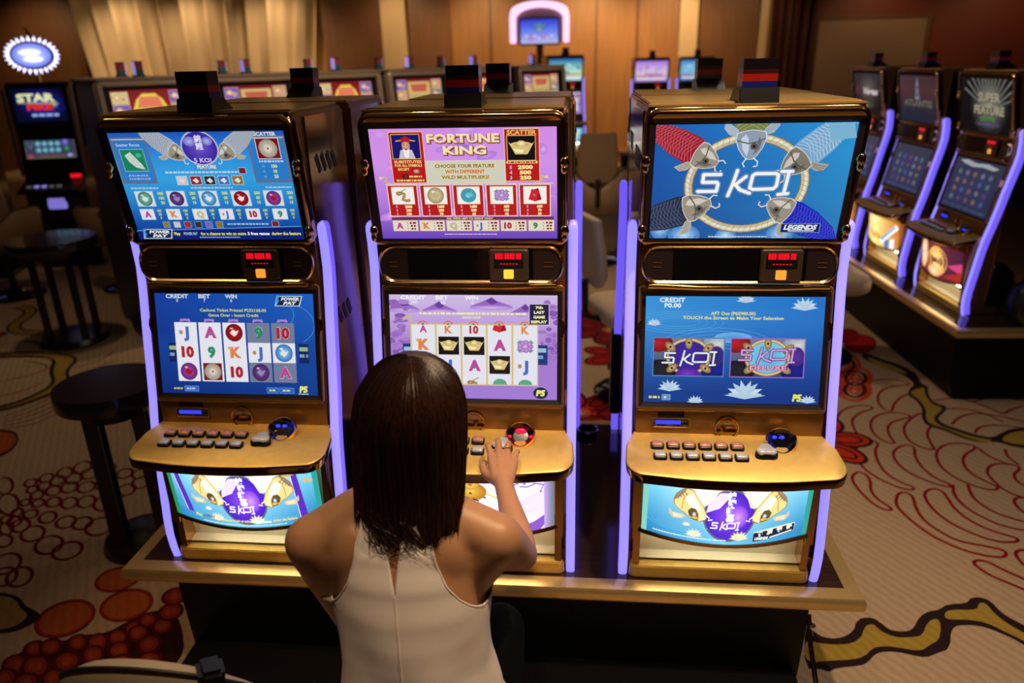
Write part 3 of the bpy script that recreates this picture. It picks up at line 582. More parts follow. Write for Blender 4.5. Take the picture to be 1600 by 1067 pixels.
def art_belly_koi(fn, power=False):
    c = Canvas(160, 56, fn, h0=.0004, step=.00003); c.strips = 32
    c.grid(0, 0, 160, 56, lambda u, v: mixc(mixc((120, 200, 226), (250, 253, 255), max(0, 1-abs(u-.5)*2.3)), mixc((34, 120, 176), (110, 192, 226), max(0, 1-abs(u-.5)*2)), max(0, min(1, v*1.15-.05))), 32, 10); c.h += .0006
    c.grid(0, 0, 5, 56, lambda u, v: (40, 130, 90) if power else (120, 190, 176), 1, 10); c.grid(155, 0, 160, 56, lambda u, v: (40, 150, 140), 1, 10)
    for k in range(5): c.ring(34, 38, 10+5*k, 3+1.6*k, .5, (90, 170, 206), a0=.2, a1=3)
    if power:
        c.poly([(7, 0), (13, 0), (23, 47), (16, 47)], (84, 44, 176)); c.poly([(134, 0), (140, 0), (146, 56), (138, 56)], (84, 44, 176)); c.stroke([(7, 0), (16, 47)], .8, (226, 206, 220)); c.stroke([(134, 0), (138, 56)], .8, (226, 206, 220))
        lotus(c, 150, 12, 7, (214, 190, 130), (180, 140, 80)); koi(c, 122, 3, -.1, 6, (214, 180, 110), (150, 110, 60), head=(206, 170, 100))
    Z = lambda x, y: ((x+120)/1820*160, (y-33)/574*56)
    S = 160/1820
    bx, by = Z(815, 320); c.ell(bx, by, 285*S, 25.2, (92, 96, 104), n=36, rings=3); c.ell(bx, by, 266*S, 23.2, (140, 76, 226), (66, 28, 186), n=36, rings=4)
    c.ell(*Z(905, 330), 110*S, 11, (206, 150, 246), (126, 62, 216), n=20)
    c.poly([Z(*p) for p in ((560, 300), (580, 210), (690, 100), (800, 95), (770, 170), (700, 250), (640, 270))], (222, 208, 240))
    c.poly([Z(*p) for p in ((930, 95), (1030, 120), (1090, 190), (1080, 250), (1030, 240), (985, 150))], (226, 206, 190))
    for fl in (1, -1):
        Q = lambda *pts: [Z(p[0] if fl > 0 else 1630-p[0], p[1]) for p in pts]
        c.poly(Q((390, 70), (700, 60), (640, 150), (560, 230), (500, 230)), (246, 240, 214)); c.poly(Q((440, 90), (640, 75), (580, 130), (500, 160)), (255, 252, 236))
        c.poly(Q((165, 290), (205, 330), (300, 335), (345, 355), (320, 385), (210, 390), (165, 345)), (196, 182, 160)); c.poly(Q((205, 335), (320, 350), (300, 378), (220, 376)), (236, 214, 176))
        out = ((205, 200), (225, 140), (290, 85), (350, 72), (410, 90), (455, 150), (535, 245), (575, 325), (570, 372), (510, 398), (465, 388), (400, 372), (335, 325), (285, 305), (215, 250))
        c.poly(Q(*out), (140, 112, 66)); c.poly(Q(*[(390+(x-390)*.95, 235+(y-235)*.94) for x, y in out]), (238, 208, 134))
        c.poly(Q((212, 205), (228, 145), (290, 92), (345, 80), (300, 140), (240, 190)), (150, 124, 96))
        for k in range(4): c.stroke(Q((235+k*26, 160-k*18), (262+k*28, 186-k*14)), .8, (110, 92, 76))
        c.poly(Q((330, 160), (400, 120), (470, 210), (520, 290), (460, 280), (380, 250)), (255, 250, 226)); c.stroke(Q((350, 120), (310, 190), (300, 290)), .7, (150, 120, 70))
        c.poly(Q((365, 295), (400, 262), (450, 270), (480, 320), (485, 380), (430, 378), (380, 340)), (92, 76, 48)); c.poly(Q((400, 350), (440, 372), (478, 370), (470, 345)), (216, 180, 60))
        ex, ey = Q((437, 325))[0]; c.ell(ex, ey, 24*S, 2.4, (240, 242, 250), (120, 120, 140), n=14, rings=2)
        c.poly(Q((480, 290), (520, 300), (560, 340), (550, 370), (505, 375)), (250, 226, 170)); c.stroke(Q((560, 325), (600, 350), (590, 372), (635, 362)), 1.0, (252, 246, 230)); c.stroke(Q((500, 390), (485, 370), (520, 372)), .8, (250, 240, 214))
    for i, t in enumerate('錦鯉報喜'): c.text(t, *Z(820+(4 if i % 2 else -4), 128+i*70), 6.0, (248, 246, 252), bold=.035)
    x0, y0 = Z(625, 372); x1, y1 = Z(930, 460); brush_5koi(c, x0, y0, x1-x0, y1-y0, (252, 250, 255), None, 1.15)
    lotus(c, *Z(450, 535), 10, (246, 240, 220), (190, 170, 120)); lotus(c, *Z(940, 540), 11, (250, 240, 214), (206, 176, 110)); lotus(c, *Z(360, 440), 5, (246, 240, 220), (190, 170, 120))
    if power:
        c.text('Play', 29, 47.8, 2.9, (236, 206, 60), w=7, bold=.04); c.text('POWER PAY', 41, 47.6, 3.2, (110, 90, 60), w=13, bold=.05, shear=.2); c.text('for a chance to win an extra', 68, 48.6, 2.9, (236, 206, 60), w=36, bold=.03); c.text('5 free games', 98, 49.2, 2.9, (250, 250, 252), w=19, bold=.04); c.text('during the feature', 122, 48.6, 2.9, (236, 206, 60), w=25, bold=.03); small_line(c, 78, 53, 90, 1.0, (190, 220, 236), 3)
    else:
        c.poly([(107, 44.5), (146, 39), (146, 47), (107, 53.5)], (20, 26, 50)); c.stroke([(107, 44.5), (146, 39)], 1.2, (240, 244, 248)); c.stroke([(146, 39), (146, 47), (107, 53.5)], .5, (226, 232, 240))
        for i, t in enumerate('特別傳奇'): c.text(t, 113+i*9.3, 46.0-i*1.25, 4.2, (246, 240, 214), bold=.06)
        c.text('LEGENDS', 115, 50.3, 2.6, (240, 244, 248), w=13, bold=.05, shear=.2); c.poly([(123, 49.6), (144, 45.6), (144, 46.8), (123, 50.8)], (226, 232, 240)); small_line(c, 46, 51.4, 70, 1.0, (220, 240, 246), 5)
    return c.mesh('belly_glass', M['belly'])
def art_belly_fortune(fn):
    c = Canvas(160, 56, fn, h0=.0004, step=.00003); c.strips = 32
    c.grid(0, 0, 160, 56, lambda u, v: mixc((252, 244, 255), (206, 176, 236), max(0, u*1.6-1.0)+max(0, .25-u)), 32, 8); c.h += .0006
    c.grid(0, 0, 5, 56, lambda u, v: (120, 60, 160), 1, 8)
    # a bearded nobleman in a gold and red hat
    c.poly([(52, 56), (58, 38), (76, 33), (100, 38), (106, 56)], (150, 24, 40)); c.poly([(64, 56), (70, 36), (84, 36), (86, 56)], (30, 24, 50)); c.stroke([(56, 44), (100, 46)], 2.4, (226, 190, 90))
    c.poly([(68, 34), (67, 16), (88, 16), (89, 30), (84, 40), (76, 42)], (252, 226, 214)); c.ell(78, 12, 16, 9, (232, 190, 80), (170, 110, 30), n=20); c.ell(78, 5, 9, 5, (246, 216, 110), (190, 140, 50), n=16); c.ell(78, 5, 3.6, 3.0, (176, 40, 40), (240, 200, 90), n=12); c.stroke([(63, 15.5), (78, 13.5), (93, 18)], 1.6, (120, 30, 30)); c.stroke([(94, 14), (112, 22)], 1.8, (226, 200, 100))
    c.stroke([(70, 20), (75, 18.5)], 1.3, (40, 26, 30)); c.stroke([(80, 19), (86, 21)], 1.3, (40, 26, 30)); c.ell(73.5, 22.5, 2, 1, (250, 250, 250), n=10, rings=1); c.ell(82.5, 23, 2, 1, (250, 250, 250), n=10, rings=1); c.ell(73.7, 22.5, .9, .9, (30, 20, 20), n=8, rings=1); c.ell(82.6, 23, .9, .9, (30, 20, 20), n=8, rings=1)
    c.stroke([(78, 23), (77, 28), (79.5, 29)], .8, (206, 150, 140)); c.stroke([(71, 34), (74, 31.5), (78, 31), (82, 32), (84, 36)], 1.5, (40, 26, 32)); c.ell(78, 34.2, 3, 1.2, (200, 60, 70), n=10, rings=1); c.poly([(74, 38), (82, 39), (79, 48), (77, 48)], (50, 34, 40))
    c.ell(89, 30, 2.4, 4, (246, 206, 190), (226, 176, 160), n=10); c.stroke([(96, 40), (104, 36), (112, 44), (106, 50)], 3, (206, 60, 70))
    br = (90, 70, 160)
    for pts, w in (([(160, 4), (150, 8), (142, 6), (134, 9), (126, 8)], 1.0), ([(150, 8), (147, 14), (150, 18)], .7), ([(160, 18), (154, 16), (149, 20), (146, 14)], 1.2), ([(142, 6), (136, 3)], .6)): c.stroke(pts, w, br)
    for (x, y) in ((128, 4), (131, 5.5), (124, 5), (135, 4), (139, 3), (121, 6)): c.ell(x, y, 1.6, 1.1, (80, 80, 150), (150, 120, 206), n=8, rings=1)
    c.ell(140, 26, 22, 9, (236, 214, 250), (230, 206, 248), rot=-.3, n=20); c.poly([(110, 56), (124, 50), (140, 46), (152, 40), (156, 46), (146, 56)], (130, 84, 190)); c.poly([(104, 56), (112, 53), (122, 54), (128, 56)], (60, 40, 110))
    c.poly([(0, 56), (10, 40), (30, 46), (48, 56)], (150, 96, 200)); c.text('FORTUNE KING', 30, 26, 6, (190, 130, 70), w=40, bold=.06, line=(110, 40, 70))
    c.grid(150, 0, 160, 56, lambda u, v: mixc((190, 160, 220), (90, 110, 120), u), 2, 8)
    return c.mesh('belly_glass', M['belly'])
def art_dim_upper(fn, title, kind):
    c = Canvas(160, 100, fn)
    if kind == 'feature':
        c.rect(0, 0, 160, 100, (10, 9, 12)); c.ell(92, 46, 62, 62, (150, 150, 130), (14, 14, 20), n=30, rings=5)
        for k in range(14): a = -2.7+k*.18; c.poly([(92, 60), (92+90*math.cos(a), 60+90*math.sin(a)), (92+90*math.cos(a+.05), 60+90*math.sin(a+.05))], (104, 106, 96))
        for t, y, w in (('SUPER', 34, 70), ('FEATURE', 58, 96)): c.text(t, 94, y+1.5, 17, (34, 24, 26), w=w+5, bold=.10); c.text(t, 92, y, 17, (150, 140, 120), w=w, bold=.05)
        c.box(66, 72, 44, 6, (60, 110, 50), (90, 130, 70), 1); c.ell(88, 84, 40, 6, (90, 80, 120), (60, 60, 70), n=20)
    elif kind == 'spire':
        c.grid(0, 0, 160, 100, vgrad((52, 34, 40), (70, 40, 46), (44, 40, 52), (22, 26, 40)), 3, 6); c.poly([(80, 2), (86, 22), (90, 52), (70, 52), (74, 22)], (110, 120, 136)); c.ell(80, 34, 10, 12, (120, 130, 140), (70, 64, 72), n=14)
        c.text(title, 82, 60, 15, (96, 92, 84), w=126, bold=.05, line=(30, 24, 26)); c.rect(0, 82, 160, 18, (30, 36, 54))
    else:
        c.rect(0, 0, 160, 100, (16, 13, 16)); c.ell(86, 40, 62, 44, (96, 92, 80), (22, 20, 24), n=24, rings=4); c.text(title, 100, 44, 17, (190, 184, 190), w=84, bold=.05, shear=.35, line=(120, 30, 60)); c.ell(90, 78, 34, 10, (60, 90, 56), (30, 34, 36), n=18); c.rect(16, 30, 7, 22, (120, 20, 50))
    return c.mesh('upper_display', M['screen'])
def art_dim_lower(fn, seed):
    c = Canvas(160, 100, fn); R = random.Random(seed)
    c.grid(0, 0, 160, 100, vgrad((40, 46, 66), (30, 40, 74), (28, 36, 70)), 3, 4)
    if seed == 3: c.poly([(14, 5), (40, 2), (70, 6), (110, 3), (146, 8), (130, 13), (96, 11), (60, 14), (30, 10)], (150, 156, 166))
    pal = [(74, 60, 64), (56, 92, 84), (88, 84, 100), (50, 66, 116), (100, 76, 60), (64, 44, 80), (90, 96, 110)]
    for i in range(5):
        for j in range(4): x, y = 16+i*26, 20+j*17; c.box(x, y, 23, 14.5, (34, 42, 84), (54, 66, 104), .4); k = R.choice(pal); c.ell(x+11.5, y+7, 7, 5.6, mixc(k, (160, 160, 170), .25), k, n=12, rings=2)
    for i in range(6): c.box(8+i*25, 91, 20, 5, (44, 60, 90), (70, 84, 110), .4)
    return c.mesh('lower_display', M['screen'])
def art_belly_warm(fn, seed):
    c = Canvas(160, 56, fn, h0=.0004, step=.00003); c.strips = 32; R = random.Random(seed)
    if seed == 1:
        c.grid(0, 0, 160, 56, lambda u, v: mixc((120, 44, 40), (60, 20, 60), abs(u-.4)*1.6), 32, 5); c.ell(26, 26, 20, 27, (255, 236, 206), (214, 160, 110), n=24); c.ell(26, 24, 9, 14, (226, 176, 130), (250, 220, 180), n=16); c.ell(84, 28, 36, 25, (255, 222, 150), (226, 160, 80), n=24); c.ell(78, 46, 26, 9, (250, 230, 190), (214, 150, 90), n=18)
        c.stroke([(52, 24), (84, 20), (116, 26)], 1.2, (60, 30, 30)); c.stroke([(54, 36), (84, 33), (114, 38)], 2.2, (60, 40, 70))
        for k in range(5): c.rect(62+k*9, 22+(k % 2), 6, 9, (90, 40, 24))
        c.poly([(120, 30), (160, 20), (160, 40)], (190, 60, 110)); c.poly([(110, 50), (160, 36), (160, 56)], (150, 40, 30))
    else:
        c.grid(0, 0, 160, 56, lambda u, v: mixc((255, 232, 150), (190, 110, 40), abs(u-.35)*1.5), 32, 5); c.ell(46, 10, 18, 14, (255, 250, 226), (250, 196, 90), n=20)
        for k in range(6): c.rect(22+k*14, 30+(k % 3)*2, 10, 13, (226, 170, 30)); c.rect(24+k*14, 33+(k % 3)*2, 6, 6, (110, 60, 10))
        c.poly([(86, 44), (150, 4), (158, 12), (100, 50)], (236, 244, 250)); c.poly([(92, 40), (146, 8), (150, 11), (98, 44)], (90, 150, 200)); c.poly([(110, 40), (126, 38), (126, 56), (110, 56)], (70, 110, 170)); c.poly([(132, 36), (146, 34), (146, 56), (132, 56)], (236, 236, 236))
    return c.mesh('belly_glass', M['belly'])
# ------------------------------------------------------------------ the slot machine (local: x right, y away from the player, z up from the stand)
MX = (-0.6954, 0.0, 0.7155)
SW, SH = .474, .297
UF = Frame((-SW/2, .0455, 1.011), (1, 0, 0), (0, -.1815, .9834))
LF = Frame((-SW/2, .0, .557), (1, 0, 0), (0, .191, .9816))
def fu(x, y, h): return UF(x/160*SW, (1-y/100)*SH, h)
def fl(x, y, h): return LF(x/160*SW, (1-y/100)*SH, h)
def belly_xy(a):                                # a in -1..1 across; bulging glass
    return a*.232, -.052-.030*(1-a*a)
def fb(x, y, h):
    a = x/80-1; px, py = belly_xy(a)
    zt, zb = .356, .180-.026*(1-a*a)
    t = y/56
    return Vector((px, py-h-.006-.016*(1-t), zt+(zb-zt)*t))
BF = Frame((0, .006, .5), (1, 0, 0), (0, .05, 1))         # console band between screen and deck
DY = lambda y: .457+(y+.02)*.152                          # deck height
def deck(x, y, h=0.): return Vector((x, y+h*.15, DY(y)+h))
def band_ring(mb, fr, outs, mats):
    mb.loops([[fr(a, b, h) for a, b in pts] for pts, h in outs], mats)
def make_parts():
    P = {}
    # --- cabinet
    mb = MB()
    prof = [(.02, 0), (.02, .14), (-.03, .15), (-.055, .30), (-.05, .405), (-.02, .44), (.014, .455), (.012, .557), (.068, .85), (.058, .89), (.058, 1.0), (.052, 1.008), (.002, 1.335), (.012, 1.345), (.405, 1.345), (.425, 1.32), (.425, 0)]
    mb.prism_x([(y, z) for y, z in prof], -.258, .258)
    me = mb.mesh('cabinet', [M['bronze_satin']], bevel=.005); P['cabinet'] = me
    for nm, sx in (('l', -1), ('r', 1)):
        mb = MB(); mb.box(*sorted((sx*.2575, sx*.2625)), .085, .41, .05, 1.33); P['side_'+nm] = mb.mesh('side_panel', [M['mirror_side']], bevel=.0008)
    mb = MB(); mb.box(-.0012, .0012, -.011, .011, -.026, .026, 0, Matrix.Rotation(.5, 4, 'X')); P['vent'] = mb.mesh('vent_slot', [M['black']])
    # --- bezels
    mb = MB()
    hw = SW/2; ox = SW/2
    O = lambda d, r=.036, r2=.018: [(ox+a, b) for a, b in rrect(-.265+d, .265-d, -.016+d, .336-d, max(.004, r-d), 5, max(.003, r2-d))]
    I = lambda d: [(ox+a, b) for a, b in rrect(-hw-d, hw+d, -d, SH+d, .003, 5)]
    band_ring(mb, UF, [(O(.001), -.03), (O(0), -.004), (O(.004), .006), (O(.007), .008), (O(.012), .0075), (I(.016), .003), (I(.014), .0025), (I(.0), -.0015)], [0, 1, 1, 0, 0, 2, 2])
    P['upper_bezel'] = mb.mesh('upper_bezel', [M['bronze'], M['rim_gold'], M['bezel']], smooth=50)
    mb = MB()
    O = lambda d, r=.012: [(ox+a, b) for a, b in rrect(-.256+d, .256-d, -.024+d, SH+.03-d, max(.003, r-d), 5)]
    band_ring(mb, LF, [(O(0), -.02), (O(0), .003), (O(.002), .005), (I(.013), .004), (I(.011), .003), (I(.0), -.0015)], [0, 0, 0, 1, 1])
    P['lower_bezel'] = mb.mesh('lower_bezel', [M['bronze_satin'], M['bezel']], smooth=50)
    for k, fr in (('upper', UF), ('lower', LF)):
        pass
    # --- info panel with its card reader
    IF = Frame((0, .046, .94), (1, 0, 0), (0, .05, 1))
    mb = MB()
    rr = lambda w, h, r, d=0: rrect(-w+d, w-d, -h+d, h-d, max(r-d, .003), 6)
    band_ring(mb, IF, [(rr(.254, .052, .045), -.012), (rr(.254, .052, .045), .004), (rr(.254, .052, .045, .004), .008), (rr(.254, .052, .045, .008), .005), (rr(.254, .052, .045, .010), .003)], [0, 0, 0, 1])
    mb.loops([[IF(a, b, .003) for a, b in rr(.254, .052, .045, .010)]], 1, cap1=True)
    mb.m[-1] = 1
    wn = [IF(a, b, .004) for a, b in ((-.172, -.044), (.172, -.044), (.172, .044), (-.172, .044))]; mb.add(wn, [(0, 1, 2, 3)], 2)
    mb.tube([IF(x, -.056-.006*(1 if abs(x) < .2 else .3), .010) for x in (-.235, -.2, -.1, 0, .1, .2, .235)], .0065, 8, 0)
    P['info_panel'] = mb.mesh('info_panel', [M['rim_gold'], M['panel'], M['black_gloss']], smooth=40, fix=False)
    mb = MB()
    for sx in (0,):
        for dz in (-.006, .006): mb.add([IF(sx-.012, dz-.0016, .0045), IF(sx+.012, dz-.0016, .0045), IF(sx+.012, dz+.0016, .0045), IF(sx-.012, dz+.0016, .0045)], [(0, 1, 2, 3)])
    P['icon'] = mb.mesh('icon', [M['bronze_satin']], fix=False)
    mb = MB(); o2 = [(.106+a, b) for a, b in rr(.054, .043, .008)]; o3 = [(.106+a, b) for a, b in rr(.050, .040, .006)]
    mb.loops([[IF(a, b, .003) for a, b in o2], [IF(a, b, .012) for a, b in o2], [IF(a, b, .016) for a, b in o3]], 0, cap1=True)
    P['card_reader'] = mb.mesh('card_reader', [M['reader']])
    mb = MB(); q = lambda x0, x1, z0, z1, h, m: mb.add([IF(x0, z0, h), IF(x1, z0, h), IF(x1, z1, h), IF(x0, z1, h)], [(0, 1, 2, 3)], m)
    q(.066, .146, -.008, .028, .0165, 0)
    for gx, n in ((.070, 3), (.095, 4), (.127, 2)):
        for k in range(n): q(gx+k*.0072, gx+k*.0072+.0062, .017, .033, .0168, 1)
    for k in range(6): q(.083+k*.0085, .083+k*.0085+.005, .003, .0055, .0168, 1)
    P['led_readout'] = mb.mesh('led_readout', [M['black'], M['red_led']], fix=False)
    mb = MB(); o2 = [(.106+a, -.024+b) for a, b in rr(.0135, .0125, .003)]
    mb.loops([[IF(a, b, .015) for a, b in o2], [IF(a, b, .0185) for a, b in o2]], 0, cap1=True)
    P['service_button'] = mb.mesh('service_button', [M['amber']])
    # --- console band
    mb = MB(); band_ring(mb, BF, [([(a, b) for a, b in rrect(-.256, .256, -.052, .033, .004, 3)], -.01), ([(a, b) for a, b in rrect(-.256, .256, -.052, .033, .004, 3)], .004)], 0)
    mb.loops([[BF(a, b, .004) for a, b in rrect(-.256, .256, -.052, .033, .004, 3)]], 0, cap1=True)
    mb.tube([BF(x, .0305, .005) for x in (-.25, 0, .25)], .002, 6, 0)
    P['console_band'] = mb.mesh('console_band', [M['bronze_satin']])
    mb = MB(); tx, tz = -.158, -.008
    o = lambda d: [(tx+a, tz+b) for a, b in rrect(-.054+d, .054-d, -.017+d, .017-d, .003, 3)]
    mb.loops([[BF(a, b, .003) for a, b in o(0)], [BF(a, b, .008) for a, b in o(.001)], [BF(a, b, .008) for a, b in o(.004)], [BF(a, b, .0045) for a, b in o(.006)]], [0, 0, 0], cap1=False)
    mb.loops([[BF(a, b, .0045) for a, b in o(.006)]], 1, cap1=True)
    b0 = [BF(tx+a, tz+b, .005) for a, b in ((-.042, -.004), (.028, -.004), (.028, .008), (-.042, .008))]; mb.add(b0, [(0, 1, 2, 3)], 2)
    b0 = [BF(tx+a, tz+.026+b, .005) for a, b in ((-.036, -.007), (.036, -.007), (.036, .007), (-.036, .007))]; mb.add(b0, [(0, 1, 2, 3)], 1)
    for r in range(2): mb.add([BF(tx+a, tz+.029-r*.006+b, .0053) for a, b in ((-.031, -.0012), (.031-.006*r, -.0012), (.031-.006*r, .0012), (-.031, .0012))], [(0, 1, 2, 3)], 3)
    P['ticket_slot'] = mb.mesh('ticket_slot', [M['bronze_satin'], M['black_gloss'], M['blue_light'], M['reader']], fix=False)
    mb = MB(); kc = (-.003, -.018)
    cir = lambda r: [(kc[0]+r*math.cos(2*PI*i/28), kc[1]+r*math.sin(2*PI*i/28)) for i in range(28)]
    mb.loops([[BF(a, b, h) for a, b in cir(r)] for r, h in ((.034, .002), (.034, .010), (.0325, .0125), (.030, .0125), (.0285, .009))], [0, 0, 0, 0])
    mb.loops([[BF(a, b, .009) for a, b in cir(.0285)]], 1, cap1=True)
    P['round_medallion'] = mb.mesh('round_medallion', [M['rim_gold'], M['bronze']], smooth=40)
    # --- button deck
    out = [(-.262, .004), (-.284, -.055), (-.288, -.11)]
    for i in range(7): t = PI+PI/2*i/6*.92; out.append((-.238+.05*math.cos(t), -.122+.058*math.sin(t)))
    for k in range(1, 6): x = -.20+k*.0667; out.append((x, -.187-.012*(1-(x/.2)**2)))
    out = out[:-1] if False else out
    right = [(-x, y) for x, y in out if x < -.2][::-1]
    out = [p for p in out if p[0] < .2]+right
    out = out[::-1]
    mb = MB()
    def lp(d, h): return [deck(x*(1-d/.28), y+(d if y < -.12 else 0), h) for x, y in out]
    mb.loops([lp(.012, -.036), lp(.002, -.028), lp(0, -.010), lp(.001, -.003), lp(.004, 0)], [1, 1, 1, 0], cap0=True, cap1=True); mb.m[-1] = 0
    P['button_deck'] = mb.mesh('button_deck', [M['gold'], M['bronze']], smooth=40, fix=False)
    bw, bd = .0185, .0135
    def btn(capm):
        mb = MB(); o = lambda w, d, h, r: [(deck(a, b, h)-deck(0, 0, 0)) for a, b in rrect(-w, w, -d, d, r, 4)]
        mb.loops([o(bw, bd, 0, .007), o(bw, bd, .006, .007), o(bw-.003, bd-.003, .009, .005)], 0, cap1=True)
        mb.loops([o(bw-.0035, bd-.0035, .009, .005), o(bw-.004, bd-.004, .012, .005), o(bw-.007, bd-.006, .0135, .004)], 1, cap1=True)
        return mb.mesh('button', [M['black'], M[capm]], smooth=50)
    P['b_red'] = btn('btn_red'); P['b_grey'] = btn('btn_grey')
    tri = []
    for i in range(36):
        a = 2*PI*i/36+PI/2; r = .0265*(1+.16*math.cos(3*(a-PI/2))); tri.append((r*math.cos(a), r*math.sin(a)*.86))
    mb = MB(); o = lambda s, h: [(deck(a*s, b*s, h)-deck(0, 0, 0)) for a, b in tri]
    mb.loops([o(1.05, 0), o(1.05, .010), o(.95, .014)], 0, cap1=True); mb.loops([o(.93, .0142), o(.90, .019), o(.7, .021)], 1, cap1=True)
    P['play_button'] = mb.mesh('play_button', [M['black'], M['btn_grey']], smooth=50)
    # --- bill scoop: a rounded bowl let into deck and band
    sc = []
    for i in range(32):
        a = 2*PI*i/32; x = .039*math.cos(a)*(1 if math.sin(a) > 0 else (1-.22*abs(math.sin(a))**2)); y = .036*math.sin(a); sc.append((x, y))
    SF = Frame((.136, -.050, DY(-.052)+.018), (1, 0, 0), (0, .72, .69))
    mb = MB(); o = lambda s, h: [SF(a*s, b*s, h) for a, b in sc]
    mb.loops([o(1.08, -.010), o(1.10, .002), o(1.02, .006), o(.96, .004), o(.80, -.006), o(.55, -.011)], [0, 0, 0, 1, 1])
    mb.loops([o(.55, -.011)], 1, cap1=True)
    P['bill_scoop'] = mb.mesh('bill_scoop', [M['rim_gold'], M['black_gloss']], smooth=60, fix=False)
    for k, col in (('blue', 'blue_light'), ('red', 'red_light')):
        mb = MB()
        if k == 'blue':
            for dx in (-.016, .004): mb.ball(SF(dx, .012, -.006), (.007, .004, .005), 0, 10, 6)
        else: mb.ball(SF(.0, .014, -.007), (.016, .006, .008), 0, 12, 6); mb.ball(SF(-.03, -.004, -.002), (.006, .004, .004), 0, 10, 6); mb.ball(SF(.03, -.004, -.002), (.006, .004, .004), 0, 10, 6)
        P['scoop_'+k] = mb.mesh('scoop_light', [M[col]])
    # --- belly frame, tray, foot
    mb = MB(); n = 16
    lo = []
    for s, hh in ((1.0, -.002), (1.0, .004), (1.035, .004), (1.035, -.02)):
        L = []
        for i in range(n+1): a = -1+2*i/n; v = fb((a+1)*80, 56, hh); L.append((v.x*s, v.y, v.z-(s-1)*.3))
        lo.append(L)
    mb.loops(lo, 0, close=False)
    for sx in (-1, 1): mb.box(*sorted((sx*.234, sx*.256)), -.056, .02, .14, .43)
    mb.box(-.234, .234, -.066, .0, .357, .42)
    P['belly_frame'] = mb.mesh('belly_frame', [M['bronze']], smooth=40)
    mb = MB()
    mb.add([(-.235, .012, .055), (.235, .012, .055), (.235, .004, .135), (-.235, .004, .135)], [(0, 1, 2, 3)], 0)
    mb.add([(-.235, -.022, .05), (.235, -.022, .05), (.235, .012, .055), (-.235, .012, .055)], [(0, 1, 2, 3)], 0)
    for sx in (-1, 1): mb.box(*sorted((sx*.232, sx*.252)), -.046, .02, .045, .15, 1)
    mb2 = MB(); mb2.box(-.20, .20, -.028, -.020, .142, .148); P['tray_fill_bar'] = mb2.mesh('tray_fill_bar', [M['tray_fill_bar']])  # hidden glowing bar, added to brighten the tray
    P['coin_tray'] = mb.mesh('coin_tray', [M['cream_metal'], M['bronze']], fix=False)
    mb = MB()
    foot = [(-.262, .02), (-.262, -.03)]+[(-.24+.022*math.cos(PI+PI/2*i/5), -.036+.018*math.sin(PI+PI/2*i/5)) for i in range(6)]
    foot += [(-x, y) for x, y in foot[::-1]]
    mb.prism_z(foot, 0.0, .042); P['foot_plate'] = mb.mesh('foot_plate', [M['gold']], bevel=.003)
    # --- neon strips, following the profile of the cabinet side
    path = [(.066, 1.048), (.0665, 1.045), (.0675, 1.038), (.069, 1.028), (.075, .985), (.077, .92), (.068, .86), (.054, .79), (.038, .71), (.022, .62), (.004, .53), (-.013, .46), (-.025, .39), (-.034, .31), (-.044, .22), (-.053, .14), (-.055, .09), (-.050, .04), (-.042, .002)]
    for nm, sx in (('l', -1), ('r', 1)):
        mb = MB(); Ls = []; k = len(path)
        for i, (y, z) in enumerate(path):
            a = path[max(0, i-1)]; b = path[min(k-1, i+1)]; ty, tz = b[0]-a[0], b[1]-a[1]; d = math.hypot(ty, tz); ty /= d; tz /= d
            ny, nz = -tz, ty                            # path runs downward: tz<0 so ny>0 points away from the player
            s = (.35, .70, .92)[i] if i < 3 else 1
            L = []
            for (u, v) in ((-.013, .004), (-.009, -.001), (0, -.003), (.009, -.001), (.013, .004), (.013, .037), (-.013, .037)):
                vv = .018+(v-.018)*s; L.append((sx*.279+u*((.45, .75, .94)[i] if i < 3 else 1), y+ny*vv, z+nz*vv))
            Ls.append(L)
        first = [(sx*.279+(p[0]-sx*.279)*.3, p[1], p[2]+.0005) for p in Ls[0]]
        mb.loops([first]+Ls, 0, True, True, True)
        for fi, f in enumerate(mb.f):
            if len(f) == 4 and any(v % 7 in (5, 6) for v in f): mb.m[fi] = 1
        P['neon_'+nm] = mb.mesh('neon_strip', [M['neon'], M['neon_end']], smooth=60)
        mb = MB(); Ls = []
        for (y, z) in path[4:]:
            Ls.append([(sx*.2645, y+.004, z), (sx*.2645, y+.055, z), (sx*.2655, y+.055, z), (sx*.2655, y+.004, z)])
        mb.loops(Ls, 0, True, True, True); P['neon_b'+nm] = mb.mesh('strip_backing', [M['bronze']])
    # --- side hooks and corner brackets
    mb = MB(); hk = [(0, .030), (.010, .020), (.013, 0), (.008, -.022), (0, -.034), (.003, -.015), (.004, 0), (.002, .015)]
    mb.loops([[LF(SW/2+.246+a, .205+b, h) for a, b in hk] for h in (-.01, .008)], 0, cap0=True, cap1=True)
    P['hook_r'] = mb.mesh('side_hook', [M['chrome_gold']], bevel=.002, fix=True)
    mb = MB(); mb.loops([[LF(SW/2-.246-a, .205+b, h) for a, b in hk] for h in (-.01, .008)], 0, cap0=True, cap1=True)
    P['hook_l'] = mb.mesh('side_hook', [M['chrome_gold']], bevel=.002, fix=True)
    mb = MB(); mb.ball((0, 0, 0), (.012, .012, .017), 0, 10, 6); mb.ball((-.001, -.002, -.018), (.009, .010, .012), 0, 10, 6)
    P['corner_bracket'] = mb.mesh('corner_bracket', [M['chrome_gold']])
    # --- top
    mb = MB(); mb.box(-.250, .250, .03, .40, 1.345, 1.352); mb.box(-.255, .255, .0, .05, 1.343, 1.349)
    P['top_cap'] = mb.mesh('top_cap', [M['brass']], bevel=.002)
    mb = MB(); cx, cy = .004, .048
